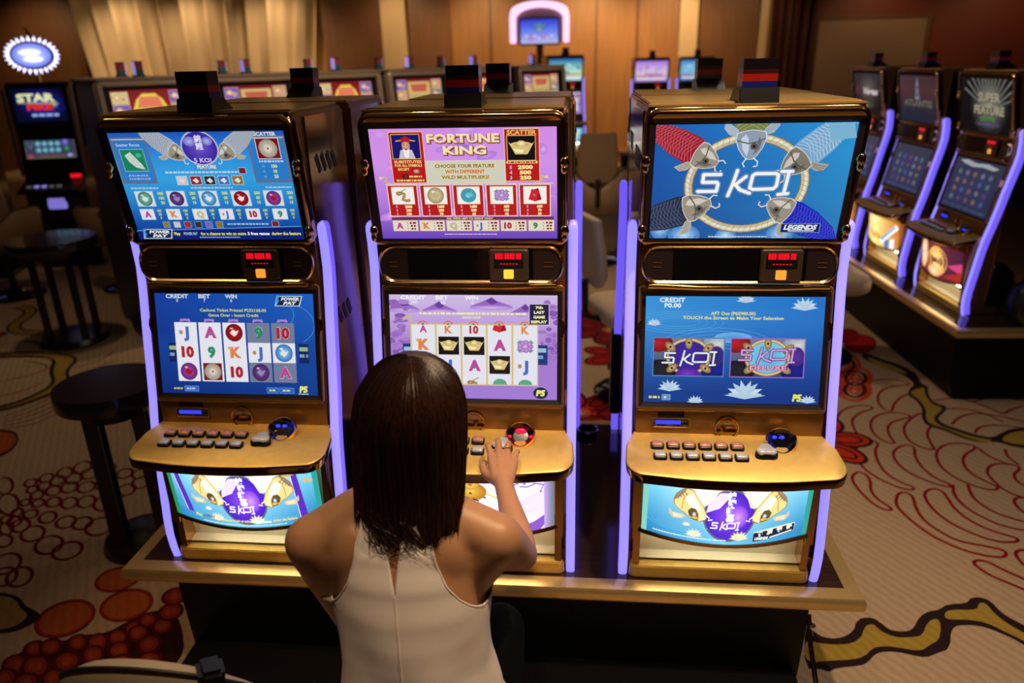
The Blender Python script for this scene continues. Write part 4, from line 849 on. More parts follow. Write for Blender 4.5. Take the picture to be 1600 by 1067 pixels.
    mb.prism_x([(cy-.046, 1.343), (cy-.036, 1.384), (cy+.036, 1.384), (cy+.09, 1.348), (cy+.09, 1.343)], cx-.047, cx+.047)
    P['lamp_plinth'] = mb.mesh('lamp_plinth', [M['black']], bevel=.003)
    mb = MB()
    lay = [(0, .0135, 2), (.0135, .030, 0), (.030, .040, 1), (.040, .064, 3)]
    for a, b, m in lay: mb.box(cx-.041, cx+.041, cy-.032, cy+.030, 1.3845+a, 1.3845+b, m)
    P['tower_lamp'] = mb.mesh('tower_lamp', [M['lamp_red'], M['lamp_maroon'], M['lamp_blue'], M['lamp_black']])
    return P
PARTS = make_parts()
def make_machine(label, up, lo, be, light='blue', amber='amber', captions=True):
    P = PARTS; t = thing('slot_machine', label, 'slot machine')
    L = lambda n, k, par=t: link(n, P[k], par)
    L('cabinet', 'cabinet'); 
    for s, sx in (('l', -1), ('r', 1)):
        sp = L('side_panel', 'side_'+s)
        for k in range(4):
            for z0 in (1.20, .74): link('vent_slot', P['vent'], sp, (sx*.2632, .15+k*.045, z0))
    L('upper_bezel', 'upper_bezel'); L('lower_bezel', 'lower_bezel')
    link('upper_display', up, t); link('lower_display', lo, t)
    ip = L('info_panel', 'info_panel'); 
    for sx in (-.212, .212): link('icon', P['icon'], ip, (sx, 0, 0))
    
    cr = L('card_reader', 'card_reader'); L('led_readout', 'led_readout', cr)
    sb = L('service_button', 'service_button', cr)
    if amber != 'amber': sb.data = sb.data.copy(); sb.data.materials[0] = M[amber]
    cb = L('console_band', 'console_band'); L('ticket_slot', 'ticket_slot', cb); L('round_medallion', 'round_medallion', cb)
    dk = L('button_deck', 'button_deck')
    for r, (y, k) in enumerate(((-.062, 'b_red'), (-.108, 'b_grey'))):
        for i in range(6):
            x = -.199+i*.0432+(.004 if r else 0)
            b = link('button', P[k], t, deck(x, y)); b['label'] = 'red push button' if r == 0 else 'grey push button'
            if captions:
                tx = ('1', '2', '3', '5', '10', '20')[i] if r == 0 else ('?', '1', '2-2', '3-3', '3-4', '5-5')[i]
                if tx != '?':
                    cc = Canvas(20, 14, lambda a, bb, h: deck(0, 0, .0137+h)-deck(0, 0, 0)+Vector(((a-10)*.001, (7-bb)*.001, (7-bb)*.001*.152)), h0=.0001)
                    cc.text(tx, 10, 7, 4.5, (214, 196, 170) if r == 0 else (206, 196, 160), bold=.03); link('caption', CAPS.setdefault((r, tx), None) or CAPS.__setitem__((r, tx), cc.mesh('caption', M['print'])) or CAPS[(r, tx)], b)
    pb = link('play_button', P['play_button'], t, deck(.088, -.088)); pb['label'] = 'large rounded triangular play button'
    sc = L('bill_scoop', 'bill_scoop'); link('scoop_light', P['scoop_'+light], sc)
    link('belly_glass', be, t); L('belly_frame', 'belly_frame'); L('coin_tray', 'coin_tray'); L('foot_plate', 'foot_plate')
    for s in 'lr':
        o = L('neon_strip', 'neon_'+s); L('strip_backing', 'neon_b'+s, o)
    L('side_hook', 'hook_l'); L('side_hook', 'hook_r'); 
    for sx in (-1, 1):
        for z in (1.215, 1.035): link('corner_bracket', P['corner_bracket'], t, (sx*.257, UF(0, (z-1.011)/.983).y-.004, z))
    L('tray_fill_bar', 'tray_fill_bar'); L('top_cap', 'top_cap'); L('lamp_plinth', 'lamp_plinth'); L('tower_lamp', 'tower_lamp')
    return t
CAPS = {}
# ------------------------------------------------------------------ the near bank
def make_stand(label, x0, x1, y0, y1, name='machine_stand', rail=True):
    t = thing(name, label, 'stand')
    t.location = ((x0+x1)/2, (y0+y1)/2, 0); w, d = (x1-x0)/2, (y1-y0)/2
    mb = MB()
    R = lambda k, z: [(-w+k, -d+k, H+z), (w-k, -d+k, H+z), (w-k, d-k, H+z), (-w+k, d-k, H+z)]
    mb.loops([R(.05, -.004), R(.05, .0), R(.016, .0), R(.007, -.003), R(.002, -.010), R(0, -.022), R(.001, -.036), R(.006, -.046), R(.014, -.050), R(.05, -.050)], 0)
    mb.build('edge_trim', [M['brass']], t, smooth=30)
    mb = MB(); mb.box(-w+.049, w-.049, -d+.049, d-.049, H-.03, H-.0005); mb.build('top_panel', [M['veneer']], t)
    mb = MB(); prof = [(-d+.085, H-.045), (-d+.085, .30), (-d+.10, .10), (-d+.13, .0), (d-.13, 0), (d-.10, .10), (d-.085, .30), (d-.085, H-.045)]
    mb.prism_x(prof, -w+.125, w-.125); mb.build('stand_body', [M['body']], t, bevel=.004)
    if rail:
        mb = MB(); mb.box(-w+.14, w-.14, -d-.16, -d+.10, .0, .125); mb.build('foot_step', [M['body']], t, bevel=.006)
        mb = MB(); mb.box(-w+.15, w-.15, -d-.166, -d-.12, .1255, .131); mb.build('step_nosing', [M['brass']], t, bevel=.002)
        for sx in (1,):
            mb = MB(); mb.tube([(sx*(w-.12), -d+.10, .34), (sx*(w-.118), -d+.05, .26), (sx*(w-.118), -d-.08, .16), (sx*(w-.118), -d-.15, .13)], .008, 8); mb.build('side_rail', [M['chrome']], t)
            for (yy, zz) in ((.08, .31), (-.06, .18)):
                mb = MB(); mb.ball((sx*(w-.112), -d+yy, zz), .012, 0, 10, 6); mb.build('rail_boss', [M['chrome']], t)
    return t
make_stand('long dark stand with gold rounded edge carrying the three near slot machines', -1.125, 1.125, -.115, .983)
AU, AL = art_koi_upper(fu), art_koi_lower(fl)
FU, FLo = art_fortune_upper(fu), art_fortune_lower(fl)
PU, PL = art_power_upper(fu), art_power_lower(fl)
AB, FB, PB = art_belly_koi(fb), art_belly_fortune(fb), art_belly_koi(fb, True)
mR = make_machine('right of the three near gold slot machines, koi fish ring on blue top screen', AU, AL, AB); mR.location = (MX[2], 0, H)
mM = make_machine('middle near gold slot machine with purple screens and red paytable, played by the woman', FU, FLo, FB, 'red', 'yellow_light'); mM.location = (MX[1], 0, H)
mL = make_machine('left of the three near gold slot machines, grey and white reels on dark blue', PU, PL, PB); mL.location = (MX[0], 0, H)
swapR = {'upper_display': PU, 'lower_display': PL, 'belly_glass': AB}
for xm, lb in zip(MX, ('slot machine back to back behind the near left machine, facing away', 'slot machine back to back behind the middle purple machine, facing away', 'slot machine back to back behind the near right koi machine, facing away')):
    c = copy_tree(mR, None, swapR); c.location = (xm+.012, .868, H); c.rotation_euler = (0, 0, PI)
    if xm > .5: mb = MB(); mb.box(.2625, .303, -.045, .035, .10, .445); mb.build('side_box', [M['black']], c, bevel=.006)
    tag(c, lb, 'slot machine', 'machines facing away at the back of the near stand')
# cup holders on the stand between the machines
def cup(x, y, lb):
    t = thing('ashtray', lb, 'ashtray', (x, y, H))
    mb = MB(); mb.lathe([(.040, .0), (.044, .004), (.045, .022), (.042, .026), (.036, .024), (.033, .010), (.0, .008)], 28, 0, cap1=False); mb.build('dish', [M['black_gloss']], t)
    mb = MB(); mb.tube([(.041*math.cos(a), .041*math.sin(a), .0255) for a in [2*PI*i/28 for i in range(28)]], .0022, 6, 0, closed=True); mb.build('rim', [M['chrome']], t)
p = on_z(918, 678, H); cup(p.x, p.y, 'black round dish on the stand in the gap right of the middle machine')

# ------------------------------------------------------------------ right bank, turned to face left
RB_O = Vector((2.487, 2.70, 0)); RB_A = math.radians(-87.3)
t = make_stand('dark stand with gold edge under the row of machines at the right', 0, 3.2, 0, 1.25, rail=False)
ax = Vector((math.cos(RB_A), math.sin(RB_A), 0)); ay = Vector((-math.sin(RB_A), math.cos(RB_A), 0))
cor = Vector((2.384, 2.152, 0))                       # near front corner of its top
t.rotation_euler = (0, 0, RB_A); t.location = cor-ax*1.6+ay*.625
DU = {k: art_dim_upper(fu, n, s) for k, n, s in ((0, 'SUPER FEATURE', 'feature'), (1, 'ATLANTIS', 'spire'), (2, 'Vegas', 'script'))}
for i, lb in enumerate(('nearest machine of the right-hand row, large pale two-line title on black top screen', 'second machine of the right-hand row, dark top screen with a pale spire', 'farthest machine of the right-hand row, slanted white script on its top screen')):
    c = copy_tree(mR, None, {'upper_display': DU[i], 'lower_display': art_dim_lower(fl, 3+i), 'belly_glass': art_belly_warm(fb, 1 if i == 0 else 2)})
    q = cor-ax*(.29+.27+.82*i)+ay*.205
    c.location = (q.x, q.y, H); c.rotation_euler = (0, 0, RB_A); c.scale = (1.06, 1, 1); tag(c, lb, 'slot machine', 'machines of the right-hand row')
    for ch in kids(c):
        if ch.name.startswith(('button', 'icon')) and not ch.name.startswith('button_deck'): pass
t = thing('round_speaker', 'black round domed speaker at the end of the right-hand stand', 'speaker', (2.80, 2.285, H))
mb = MB(); mb.lathe([(.055, 0), (.075, .02), (.10, .09), (.105, .15), (.09, .21), (.05, .245), (.012, .252)], 28, 0); mb.build('shell', [M['black']], t)
mb = MB(); mb.lathe([(.045, .247), (.04, .256), (.015, .259)], 20, 0); mb.build('cap', [M['black_gloss']], t)

# ------------------------------------------------------------------ older machines in a receding row behind
M['beige'] = mat('beige_grey_shell', (.34, .27, .21), .3, .4)
M['shell_dark'] = mat('dark_blue_shell', (.035, .028, .045), 0, .4)
M['old_lamp'] = mat('old_lamp_glass', (.25, .04, .06), 0, .2); M['old_lamp2'] = mat('old_lamp_teal', (.02, .12, .14), 0, .2); M['white_glow'] = mat('lamp_side_glow', (.6, .55, .8), 0, .3, emit=(.3, .25, .95), es=.6)
def art_old(seed):
    R = random.Random(seed)
    F = Frame((-.25, -.021, 1.445), (1, 0, 0), (0, .10, 1))
    c = Canvas(160, 110, lambda x, y, h: F(x/160*.5, (1-y/110)*.36, h)); k = seed % 3
    c.grid(0, 0, 160, 110, vgrad((120, 24, 34), (150, 30, 30), (110, 40, 60)), 2, 3)
    for j in range(4):
        for i in (0, 1):
            x = 3+i*122; c.box(x, 4+j*26, 33, 23, ((206, 190, 130), (120, 84, 180), (196, 150, 110), (90, 130, 130))[(j+i+k) % 4], (226, 206, 170), .8); c.ell(x+11, 14+j*26, 8, 6, (246, 236, 200), (206, 150, 90), n=12, rings=2); c.ell(x+23, 18+j*26, 6, 5, (150, 80, 180), (240, 200, 120), n=10, rings=2)
    if k != 1:
        c.poly([(40, 62), (42, 40), (52, 20), (66, 8), (94, 8), (108, 20), (118, 40), (120, 62)], (236, 206, 70)); c.poly([(52, 36), (60, 14), (100, 14), (108, 36)], (226, 120, 90))
    else:
        c.box(42, 8, 76, 50, (206, 176, 110), (150, 110, 60), 1); c.poly([(50, 14), (110, 14), (104, 34), (56, 34)], (190, 90, 70))
    for i in range(9): c.rect(46+i*7.8, 42+(i % 2)*1.5, 5.4, 13, (70, 80, 40)); c.rect(47+i*7.8, 44, 2.4, 8, (226, 220, 120))
    c.box(42, 64, 76, 22, (196, 40, 44), (226, 130, 90), 1); c.ell(80, 75, 30, 8, (246, 206, 210), (206, 90, 100), n=18); c.box(42, 90, 76, 18, (206, 196, 150), (150, 60, 50), 1)
    for i in range(6): c.ell(50+i*12, 99, 4.6, 6, ((176, 60, 60), (80, 120, 90), (120, 80, 160))[(i+k) % 3], (226, 210, 160), n=10, rings=2)
    return c.mesh('paytable_display', M['screen'])
def art_old_low(seed):
    F = Frame((-.24, -.022, .97), (1, 0, 0), (0, .2, 1))
    c = Canvas(160, 110, lambda x, y, h: F(x/160*.48, (1-y/110)*.34, h)); c.grid(0, 0, 160, 110, vgrad((60, 40, 110), (110, 50, 60)), 2, 2); R = random.Random(seed)
    for i in range(5):
        for j in range(3): c.box(8+i*29.5, 18+j*28, 26, 25, (222, 214, 196), (120, 80, 50), .8); k = R.choice(((200, 60, 60), (60, 120, 190), (210, 160, 60), (90, 150, 90))); c.ell(21+i*29.5, 30+j*28, 9, 8, k, mixc(k, (255, 255, 255), .3), n=12, rings=2)
    return c.mesh('reel_display', M['screen'])
OLD_MESH = {}
def old_machine(label, seed):
    t = thing('slot_machine', label, 'slot machine', group=None)
    if not OLD_MESH:
        mb = MB(); mb.prism_x([(-.02, 0), (-.02, .30), (-.06, .70), (-.06, .86), (.03, .95), (.05, 1.36), (.0, 1.38), (.02, 1.835), (.06, 1.87), (.38, 1.87), (.42, 1.82), (.42, 0)], -.32, .32); OLD_MESH['cabinet'] = mb.mesh('cabinet', [M['shell_dark']], bevel=.01)
        F = Frame((0, -.02, 1.625), (1, 0, 0), (0, .10, 1)); mb = MB()
        ri = lambda w, h, r: rrect(-w, w, -h, h, r, 4)
        mb.loops([[F(a, b, hh) for a, b in ri(w, h, r)] for w, h, r, hh in ((.335, .245, .035, -.05), (.335, .245, .035, .02), (.325, .235, .03, .03), (.300, .212, .012, .03), (.290, .204, .01, .012))], 0)
        OLD_MESH['top_box_frame'] = mb.mesh('top_box_frame', [M['beige']])
        mb = MB(); mb.loops([[F(a, b, hh) for a, b in ri(w, h, r)] for w, h, r, hh in ((.292, .206, .01, .012), (.252, .182, .01, .003))], 0); OLD_MESH['inner_surround'] = mb.mesh('inner_surround', [M['black']])
        mb = MB(); mb.box(-.33, .33, -.03, .40, 1.865, 1.885); OLD_MESH['top_ledge'] = mb.mesh('top_ledge', [M['beige']], bevel=.006)
        mb = MB(); mb.prism_x([(-.22, .80), (-.22, .84), (-.03, .92), (-.03, .80)], -.31, .31); OLD_MESH['button_deck'] = mb.mesh('button_deck', [M['beige']], bevel=.008)
        mb = MB(); mb.box(-.034, .034, .10, .168, 1.885, 1.90, 3); mb.box(-.026, .026, .108, .16, 1.90, 1.935, 1); mb.box(-.026, .026, .108, .16, 1.9352, 1.985, 0); mb.box(-.028, .028, .106, .162, 1.9852, 1.99, 3); mb.box(-.030, -.0262, .108, .16, 1.90, 1.985, 2)
        OLD_MESH['tower_lamp'] = mb.mesh('tower_lamp', [M['old_lamp'], M['old_lamp2'], M['white_glow'], M['shell_dark']])
    for k, me in OLD_MESH.items(): link(k, me, t)
    link('paytable_display', art_old(seed), t); link('reel_display', art_old_low(seed), t)
    return t
rowd = Vector((.68, .735, 0)).normalized(); ROT = math.atan2(rowd.y, rowd.x); nrm = Vector((rowd.y, -rowd.x, 0))
rpos = [Vector((-2.70, 3.25, 0)), Vector((-2.175, 3.83, 0)), Vector((-1.655, 4.42, 0)), Vector((-1.16, 5.0, 0)), Vector((-.66, 5.59, 0)), Vector((-.125, 6.18, 0))]
olds = []
for i, q in enumerate(rpos):
    k = ('first', 'second', 'third', 'fourth', 'fifth', 'sixth')[i]
    m = old_machine('beige-framed older machine, %s from left in the receding row behind the near stand' % k, (0, 1, 3, 4, 5, 7)[i])
    m.location = q; m.rotation_euler = (0, 0, ROT); m['group'] = 'beige-framed machines in the receding row'; olds.append(m)
    if i < 5:
        b = copy_tree(m); b.location = q-nrm*.86+rowd*.05; b.rotation_euler = (0, 0, ROT+PI)
        tag(b, 'older machine back to back behind the %s beige-framed machine of the receding row' % k, 'slot machine', 'machines hidden behind the receding row')

# ------------------------------------------------------------------ machine with the oval sign at the left edge
def art_star_u(F):
    c = Canvas(160, 110, lambda x, y, h: F(x/160*.47, (1-y/110)*.31, h)); c.rect(0, 0, 160, 110, (6, 8, 40))
    c.ell(90, 50, 76, 52, (30, 50, 190), (8, 10, 60), n=30, rings=4); c.ell(124, 52, 16, 14, (230, 226, 110), (20, 40, 160), n=16)
    c.text('STAR', 74, 32, 30, (40, 50, 120), w=124, bold=.08); c.text('STAR', 74, 30, 28, (226, 226, 170), w=120, bold=.05); c.stroke([(14, 46), (140, 50)], 2, (210, 200, 120))
    c.text('FIRE', 82, 62, 22, (120, 10, 40), w=84, bold=.09); c.text('FIRE', 80, 61, 20, (222, 50, 50), w=80, bold=.05); small_line(c, 92, 88, 84, 9, (150, 170, 230), 5)
    return c.mesh('upper_display', M['screen'])
def art_star_l(F):
    c = Canvas(160, 100, lambda x, y, h: F(x/160*.47, (1-y/100)*.27, h)); c.grid(0, 0, 160, 100, vgrad((60, 70, 80), (40, 50, 80), (70, 60, 80)), 2, 3)
    c.rect(30, 12, 86, 70, (40, 70, 90))
    for i in range(4):
        for j in range(3): c.ell(42+i*21, 24+j*23, 10, 10, (160, 206, 216), (60, 110, 140), n=14, rings=2)
    c.ell(18, 40, 9, 26, (40, 44, 70), (90, 100, 120), n=14); c.ell(130, 40, 12, 20, (150, 130, 226), (60, 60, 140), n=14); c.ell(132, 66, 10, 9, (70, 180, 80), (40, 80, 60), n=12); c.ell(14, 92, 14, 8, (206, 80, 110), (80, 40, 60), n=12); c.rect(40, 86, 80, 10, (90, 70, 70)); c.ell(140, 90, 12, 7, (206, 206, 230), (80, 80, 140), n=12); c.stroke([(2, 2), (158, 2), (158, 98), (2, 98)], 3, (110, 106, 70), closed=True)
    return c.mesh('lower_display', M['screen'])
def star_machine(lb, sign=True):
    t = thing('slot_machine', lb, 'slot machine')
    mb = MB(); mb.prism_x([(-.02, 0), (-.02, .5), (-.08, .72), (-.08, .86), (.0, .93), (.06, 1.30), (.05, 1.33), (.03, 1.80), (.06, 1.84), (.42, 1.84), (.45, 1.80), (.45, 0)], -.29, .29); mb.build('cabinet', [M['black_gloss']], t, bevel=.012)
    F1 = Frame((-.235, .032, 1.47), (1, 0, 0), (0, -.03, 1)); F2 = Frame((-.235, .030, 1.115), (1, 0, 0), (0, .16, 1))
    link('upper_display', art_star_u(F1), t); link('lower_display', art_star_l(F2), t)
    mb = MB(); mb.prism_x([(-.24, .80), (-.24, .83), (-.02, .90), (-.02, .80)], -.29, .29); mb.build('button_deck', [M['black']], t, bevel=.01)
    for i in range(5):
        mb = MB(); mb.box(-.22+i*.07, -.18+i*.07, -.17, -.13, .845, .872); o = mb.build('button', [M['white_glow'] if i in (1, 2) else M['btn_grey']], t, bevel=.004)
    mb = MB(); mb.box(.15, .25, -.012, .01, .915, .955); mb.build('red_meter', [M['red_led']], t)
    mb = MB(); mb.box(-.10, .08, -.082, -.06, .62, .74); mb.build('belly_glass', [M['white_glow']], t, bevel=.01)
    for sx in (-1, 1): mb = MB(); mb.box(*sorted((sx*.29, sx*.305)), -.02, .02, .95, 1.78); mb.build('side_trim', [M['shell_dark']], t)
    if sign:
        zc = 2.085
        mb = MB(); mb.tube([(0, .15, 1.84), (0, .15, 1.97)], .02, 10); mb.build('sign_bracket', [M['chrome']], t)
        mb = MB(); mb.tube([(0, .15, 2.20), (0, .16, 2.27), (-.02, .16, 2.34)], [.012, .018, .006], 8); mb.build('sign_finial', [M['chrome']], t)
        mb = MB(); ov = lambda s, y: [(s*.205*math.cos(2*PI*i/40), y, zc+s*.128*math.sin(2*PI*i/40)) for i in range(40)]
        mb.loops([ov(.96, .19), ov(1.0, .17), ov(1.0, .13), ov(.94, .118)], 0, cap0=True, cap1=True); sg = mb.build('oval_sign', [M['shell_dark']], t)
        FO = Frame((-.19, .1165, zc-.115), (1, 0, 0), (0, 0, 1)); c = Canvas(160, 100, lambda x, y, h: FO(x/160*.38, (1-y/100)*.23, h))
        c.ell(80, 50, 76, 48, (236, 240, 252), (96, 110, 220), n=36, rings=4); c.ell(74, 38, 44, 13, (255, 255, 255), (226, 230, 250), n=24); c.ell(84, 66, 40, 12, (255, 255, 255), (226, 230, 250), n=24)
        link('sign_face', c.mesh('sign_face', M['belly']), sg)
        mb = MB(); mb.lathe([(.017, 0), (.015, .006), (.005, .036), (.001, .044)], 10, 0, cap0=True, cap1=True); bm_ = mb.mesh('bulb', [M['bulb']])
        for i in range(28):
            a = 2*PI*i/28; o = link('bulb', bm_, sg, (.212*math.cos(a), .125, zc+.134*math.sin(a))); o.rotation_euler = Euler((PI/2*0, PI/2-a, 0))
    return t
M['bulb'] = mat('white_violet_bulb', (.8, .8, .9), 0, .2, emit=(.72, .70, 1.0), es=2.2)
s1 = star_machine('black slot machine at the left edge topped by a lit oval sign ringed by bulbs')
q = at_depth(68, 200, 7.3); s1.location = (q.x, q.y, 0); s1.rotation_euler = (0, 0, math.radians(14))
s2 = star_machine('black slot machine cut by the left border beside the oval sign machine', False)
q = at_depth(-88, 235, 6.9); s2.location = (q.x, q.y, 0); s2.rotation_euler = (0, 0, math.radians(18))

# ------------------------------------------------------------------ machines and arched sign at the far end of the room
def far_machine(px, py, D, lb, arts, rz=0., dz=0.):
    c = copy_tree(mR, None, arts); q = at_depth(px, py, D); c.location = (q.x, q.y, H+dz); c.rotation_euler = (0, 0, rz); tag(c, lb, 'slot machine'); return c
def art_far(cols, seed):
    c = Canvas(160, 100, fu); R = random.Random(seed); c.grid(0, 0, 160, 100, vgrad(*cols), 3, 4)
    for k in range(16): a = R.choice(cols); c.ell(R.uniform(10, 150), R.uniform(20, 80), R.uniform(6, 16), R.uniform(5, 12), mixc(a, (250, 246, 226), .5), a, n=12, rings=2)
    c.rect(8, 70, 144, 6, (190, 80, 90)); c.rect(8, 82, 144, 8, (226, 220, 236)); return c.mesh('upper_display', M['screen'])
cyan = [(30, 80, 160), (120, 200, 190), (206, 226, 170), (170, 220, 226)]; viol = [(160, 110, 220), (200, 170, 226), (226, 206, 210), (150, 110, 190)]; blue = [(60, 120, 190), (130, 190, 226), (110, 180, 216), (60, 110, 170)]
far_machine(884, 118, 10.4, 'far machine with teal top screen and violet light strip, beyond the receding row', {'upper_display': art_far(cyan, 1), 'lower_display': FLo, 'belly_glass': AB}, .25, .16)
far_machine(1018, 118, 11.0, 'far machine with a lilac top screen seen above the gap left of the koi machine', {'upper_display': art_far(viol, 2), 'lower_display': PL, 'belly_glass': AB}, .05, .10)
far_machine(1088, 118, 11.2, 'far machine with a pale blue top screen seen just above the koi machine', {'upper_display': art_far(blue, 3), 'lower_display': AL, 'belly_glass': AB}, -.05, .10)
def plain_stand(px, D, w, d, lb, dz):
    q = at_depth(px, 118, D); t = thing('machine_stand', lb, 'stand', (q.x, q.y+.2, 0)); mb = MB(); mb.box(-w, w, -d, d, 0, H+dz-.05); mb.build('stand_body', [M['body']], t, bevel=.01); mb = MB(); mb.box(-w-.08, w+.08, -d-.08, d+.08, H+dz-.05, H+dz-.001); mb.build('edge_trim', [M['brass']], t, bevel=.012)
plain_stand(884, 10.4, .42, .30, 'stand under the far machine with the teal screen', .16)
plain_stand(1053, 11.1, .75, .32, 'stand under the two far machines behind the koi machine', .10)
M['pink_neon'] = mat('pink_arch_light', (.8, .6, .8), 0, .3, emit=(1.0, .62, .90), es=1.25)
q = at_depth(843, 62, 12.6)
t = thing('arched_sign', 'tall sign with pink lit arch around a small blue screen, far away', 'sign', (q.x, q.y, 0))
zb, sx = q.z-.05, .455
mb = MB(); mb.tube([(0, .10, 0), (0, .10, zb+.1)], .06, 12); mb.lathe([(.28, 0), (.28, .03), (.07, .06)], 24, 0, (0, .1, 0)); mb.build('post', [M['beige']], t)
mb = MB(); pts = [(-sx, 0, zb), (-sx, 0, zb+.42)]+[(sx*.98*math.cos(a), 0, zb+.44+.17*math.sin(a)) for a in [PI-PI*i/12 for i in range(1, 12)]]+[(sx, 0, zb+.42), (sx, 0, zb)]
Lp = []
for k, (x, y, z) in enumerate(pts): Lp.append([(x*(1+s*.11), y+d, z+s*(.05 if 1 < k < len(pts)-2 else 0)) for s, d in ((-1, -.05), (1, -.05), (1, .05), (-1, .05))])
mb.loops(Lp, 0, True, True, True); mb.build('light_arch', [M['pink_neon']], t, bevel=.01)
M['arch_back'] = mat('arch_back_panel', (.55, .35, .42), .2, .3)
mb = MB(); bk = [(-sx, zb), (sx, zb)]+[(sx*math.cos(a), zb+.44+.17*math.sin(a)) for a in [PI*i/12 for i in range(13)]]; mb.loops([[(x, .03, z) for x, z in bk], [(x, .09, z) for x, z in bk]], 0, True, True, True); mb.build('back_panel', [M['arch_back']], t)
mb = MB(); mb.box(-.345, .345, -.04, .03, zb-.04, zb+.40); mb.build('screen_case', [M['bezel']], t, bevel=.008)
FA = Frame((-.32, -.0415, zb-.01), (1, 0, 0), (0, 0, 1)); c = Canvas(160, 95, lambda x, y, h: FA(x/160*.64, (1-y/95)*.38, h)); c.grid(0, 0, 160, 95, vgrad((50, 60, 206), (80, 110, 236), (130, 150, 240), (190, 190, 230)), 3, 4)
c.ell(80, 24, 40, 9, (110, 170, 110), (60, 80, 200), n=18); c.ell(80, 40, 22, 8, (190, 210, 90), (70, 90, 200), n=16)
for k in range(7): c.ell(25+k*18, 66+8*(k % 2), 12, 11, ((240, 240, 250), (226, 150, 170), (250, 226, 240))[k % 3], (120, 120, 220), n=12, rings=2)
link('screen', c.mesh('screen', M['screen']), t)

# ------------------------------------------------------------------ chairs and tables
M['tan'] = mat('tan_leatherette', (.30, .20, .105), 0, .5, bump=(120, .15)); M['cream'] = mat('cream_leatherette', (.55, .44, .30), 0, .45); M['dkwood'] = mat('black_wood', (.012, .008, .008), 0, .3)
M['piping'] = mat('dark_piping', (.02, .014, .01), 0, .5)
def casino_chair(lb, loc, rz, col='tan', arms=True, seat=.60, scale=1.):
    t = thing('casino_chair', lb, 'chair', loc, rz)                # local: sits facing -y... back on +y
    mb = MB(); mb.lathe([(.24, 0), (.25, .012), (.22, .03), (.06, .05), (.035, .08)], 28, 0); mb.build('base_plate', [M['black_gloss']], t)
    mb = MB(); mb.lathe([(.03, .05), (.03, seat-.14)], 16, 0); mb.lathe([(.055, seat-.18), (.055, seat-.11)], 16, 0); mb.build('pedestal', [M['dkwood']], t)
    mb = MB(); sq = lambda w, z, r: [(a, b, z) for a, b in rrect(-w, w, -w*.98, w, r, 6)]
    mb.loops([sq(.22, seat-.115, .08), sq(.245, seat-.09, .09), sq(.25, seat-.03, .09), sq(.235, seat, .09), sq(.15, seat+.012, .06)], 0, True, True, True); mb.build('seat', [M[col]], t, smooth=60)
    if arms:
        mb = MB(); Ls = []
        for i in range(25):                                         # wrap-around arm rest, dipping in the middle of the back
            a = -2.35+4.7*i/24; x, y = .29*math.sin(a), .275*math.cos(a); k = abs(a)
            top = seat+.20-.13*math.exp(-(a/.42)**2)+.02*math.sin(k*2); bot = seat-.14
            nx, ny = math.sin(a), math.cos(a)
            Ls.append([(x, y, bot), (x+nx*.045, y+ny*.045, bot+.03), (x+nx*.06, y+ny*.06, top-.03), (x+nx*.03, y+ny*.03, top), (x-nx*.004, y-ny*.004, top-.02)])
        mb.loops(Ls, 0, True, True, True); mb.build('arm_shell', [M[col]], t, smooth=60)
        mb = MB(); mb.tube([L[3] for L in Ls], .008, 6); mb.build('piping', [M['piping']], t)
    mb = MB(); Ls = []
    for z, w, y in ((seat+.13, .105, .285), (seat+.20, .17, .29), (seat+.34, .165, .30), (seat+.46, .15, .315), (seat+.52, .14, .32)):
        Ls.append([(a, y+b-.18*a*a*2, z) for a, b in rrect(-w, w, -.028, .028, .024, 3)])
    mb.loops(Ls, 0, True, True, True); mb.build('backrest', [M[col]], t, smooth=60, bevel=.012)
    mb = MB(); mb.tube([(0, .2, seat-.10), (0, .33, seat-.06), (0, .335, seat+.16)], .022, 8); mb.build('back_bracket', [M['dkwood']], t)
    return t
def at_floor(px, py): return on_z(px, py, 0)
q = at_floor(922, 408); cc_ = casino_chair('tan casino chair with wraparound arms, seen between middle and right machines', (q.x, q.y, 0), PI+.15); cc_.scale = (1.16, 1.16, 1.16)
casino_chair('cream casino chair beyond the near stand, seen low between two violet strips', (.64, 2.30, 0), .35+PI/2, 'cream', False)
casino_chair('cream casino chair in front of the right-hand row, partly hidden by the koi machine', (1.90, 2.98, 0), RB_A+PI, 'cream', False)
q = at_floor(26, 462); casino_chair('tan casino chair at the left border, broad curved back', (q.x, q.y, 0), PI+.5)
casino_chair('tan casino chair behind the farther small table', (-3.95, 4.50, 0), PI+.9)
def slat_table(lb, loc, r, h, rz=0.):
    t = thing('side_table', lb, 'table', loc, rz)
    mb = MB(); mb.lathe([(r*.9, h-.075), (r*.98, h-.07), (r, h-.05), (r, h-.012), (r*.985, h), (0, h)], 40, 0, cap1=False); mb.build('table_top', [M['table_top']], t, smooth=40)
    mb = MB(); mb.lathe([(r*.62, h-.13), (r*.66, h-.075)], 32, 0); mb.build('apron', [M['dkwood']], t)
    for i in range(4):
        a = i*PI/2+.3; x, y = r*.50*math.cos(a), r*.50*math.sin(a)
        mb = MB(); mb.box(-.026, .026, -.010, .010, .05, h-.1, 0, Matrix.Translation((r*.42*(1 if i in (0, 3) else -1), r*.36*(1 if i < 2 else -1), 0))); mb.build('leg', [M['dkwood']], t, bevel=.003)
    mb = MB(); mb.lathe([(r*.78, 0), (r*.80, .02), (r*.74, .05), (r*.3, .07), (0, .072)], 36, 0, cap1=False); mb.build('foot', [M['dkwood']], t, smooth=40)
M['table_top'] = mat('dark_plum_table_top', (.020, .011, .016), 0, .18, coat=.3)
slat_table('small round black table with slat legs at the left end of the near stand', (-1.585, .655, 0), .205, .765, .5)
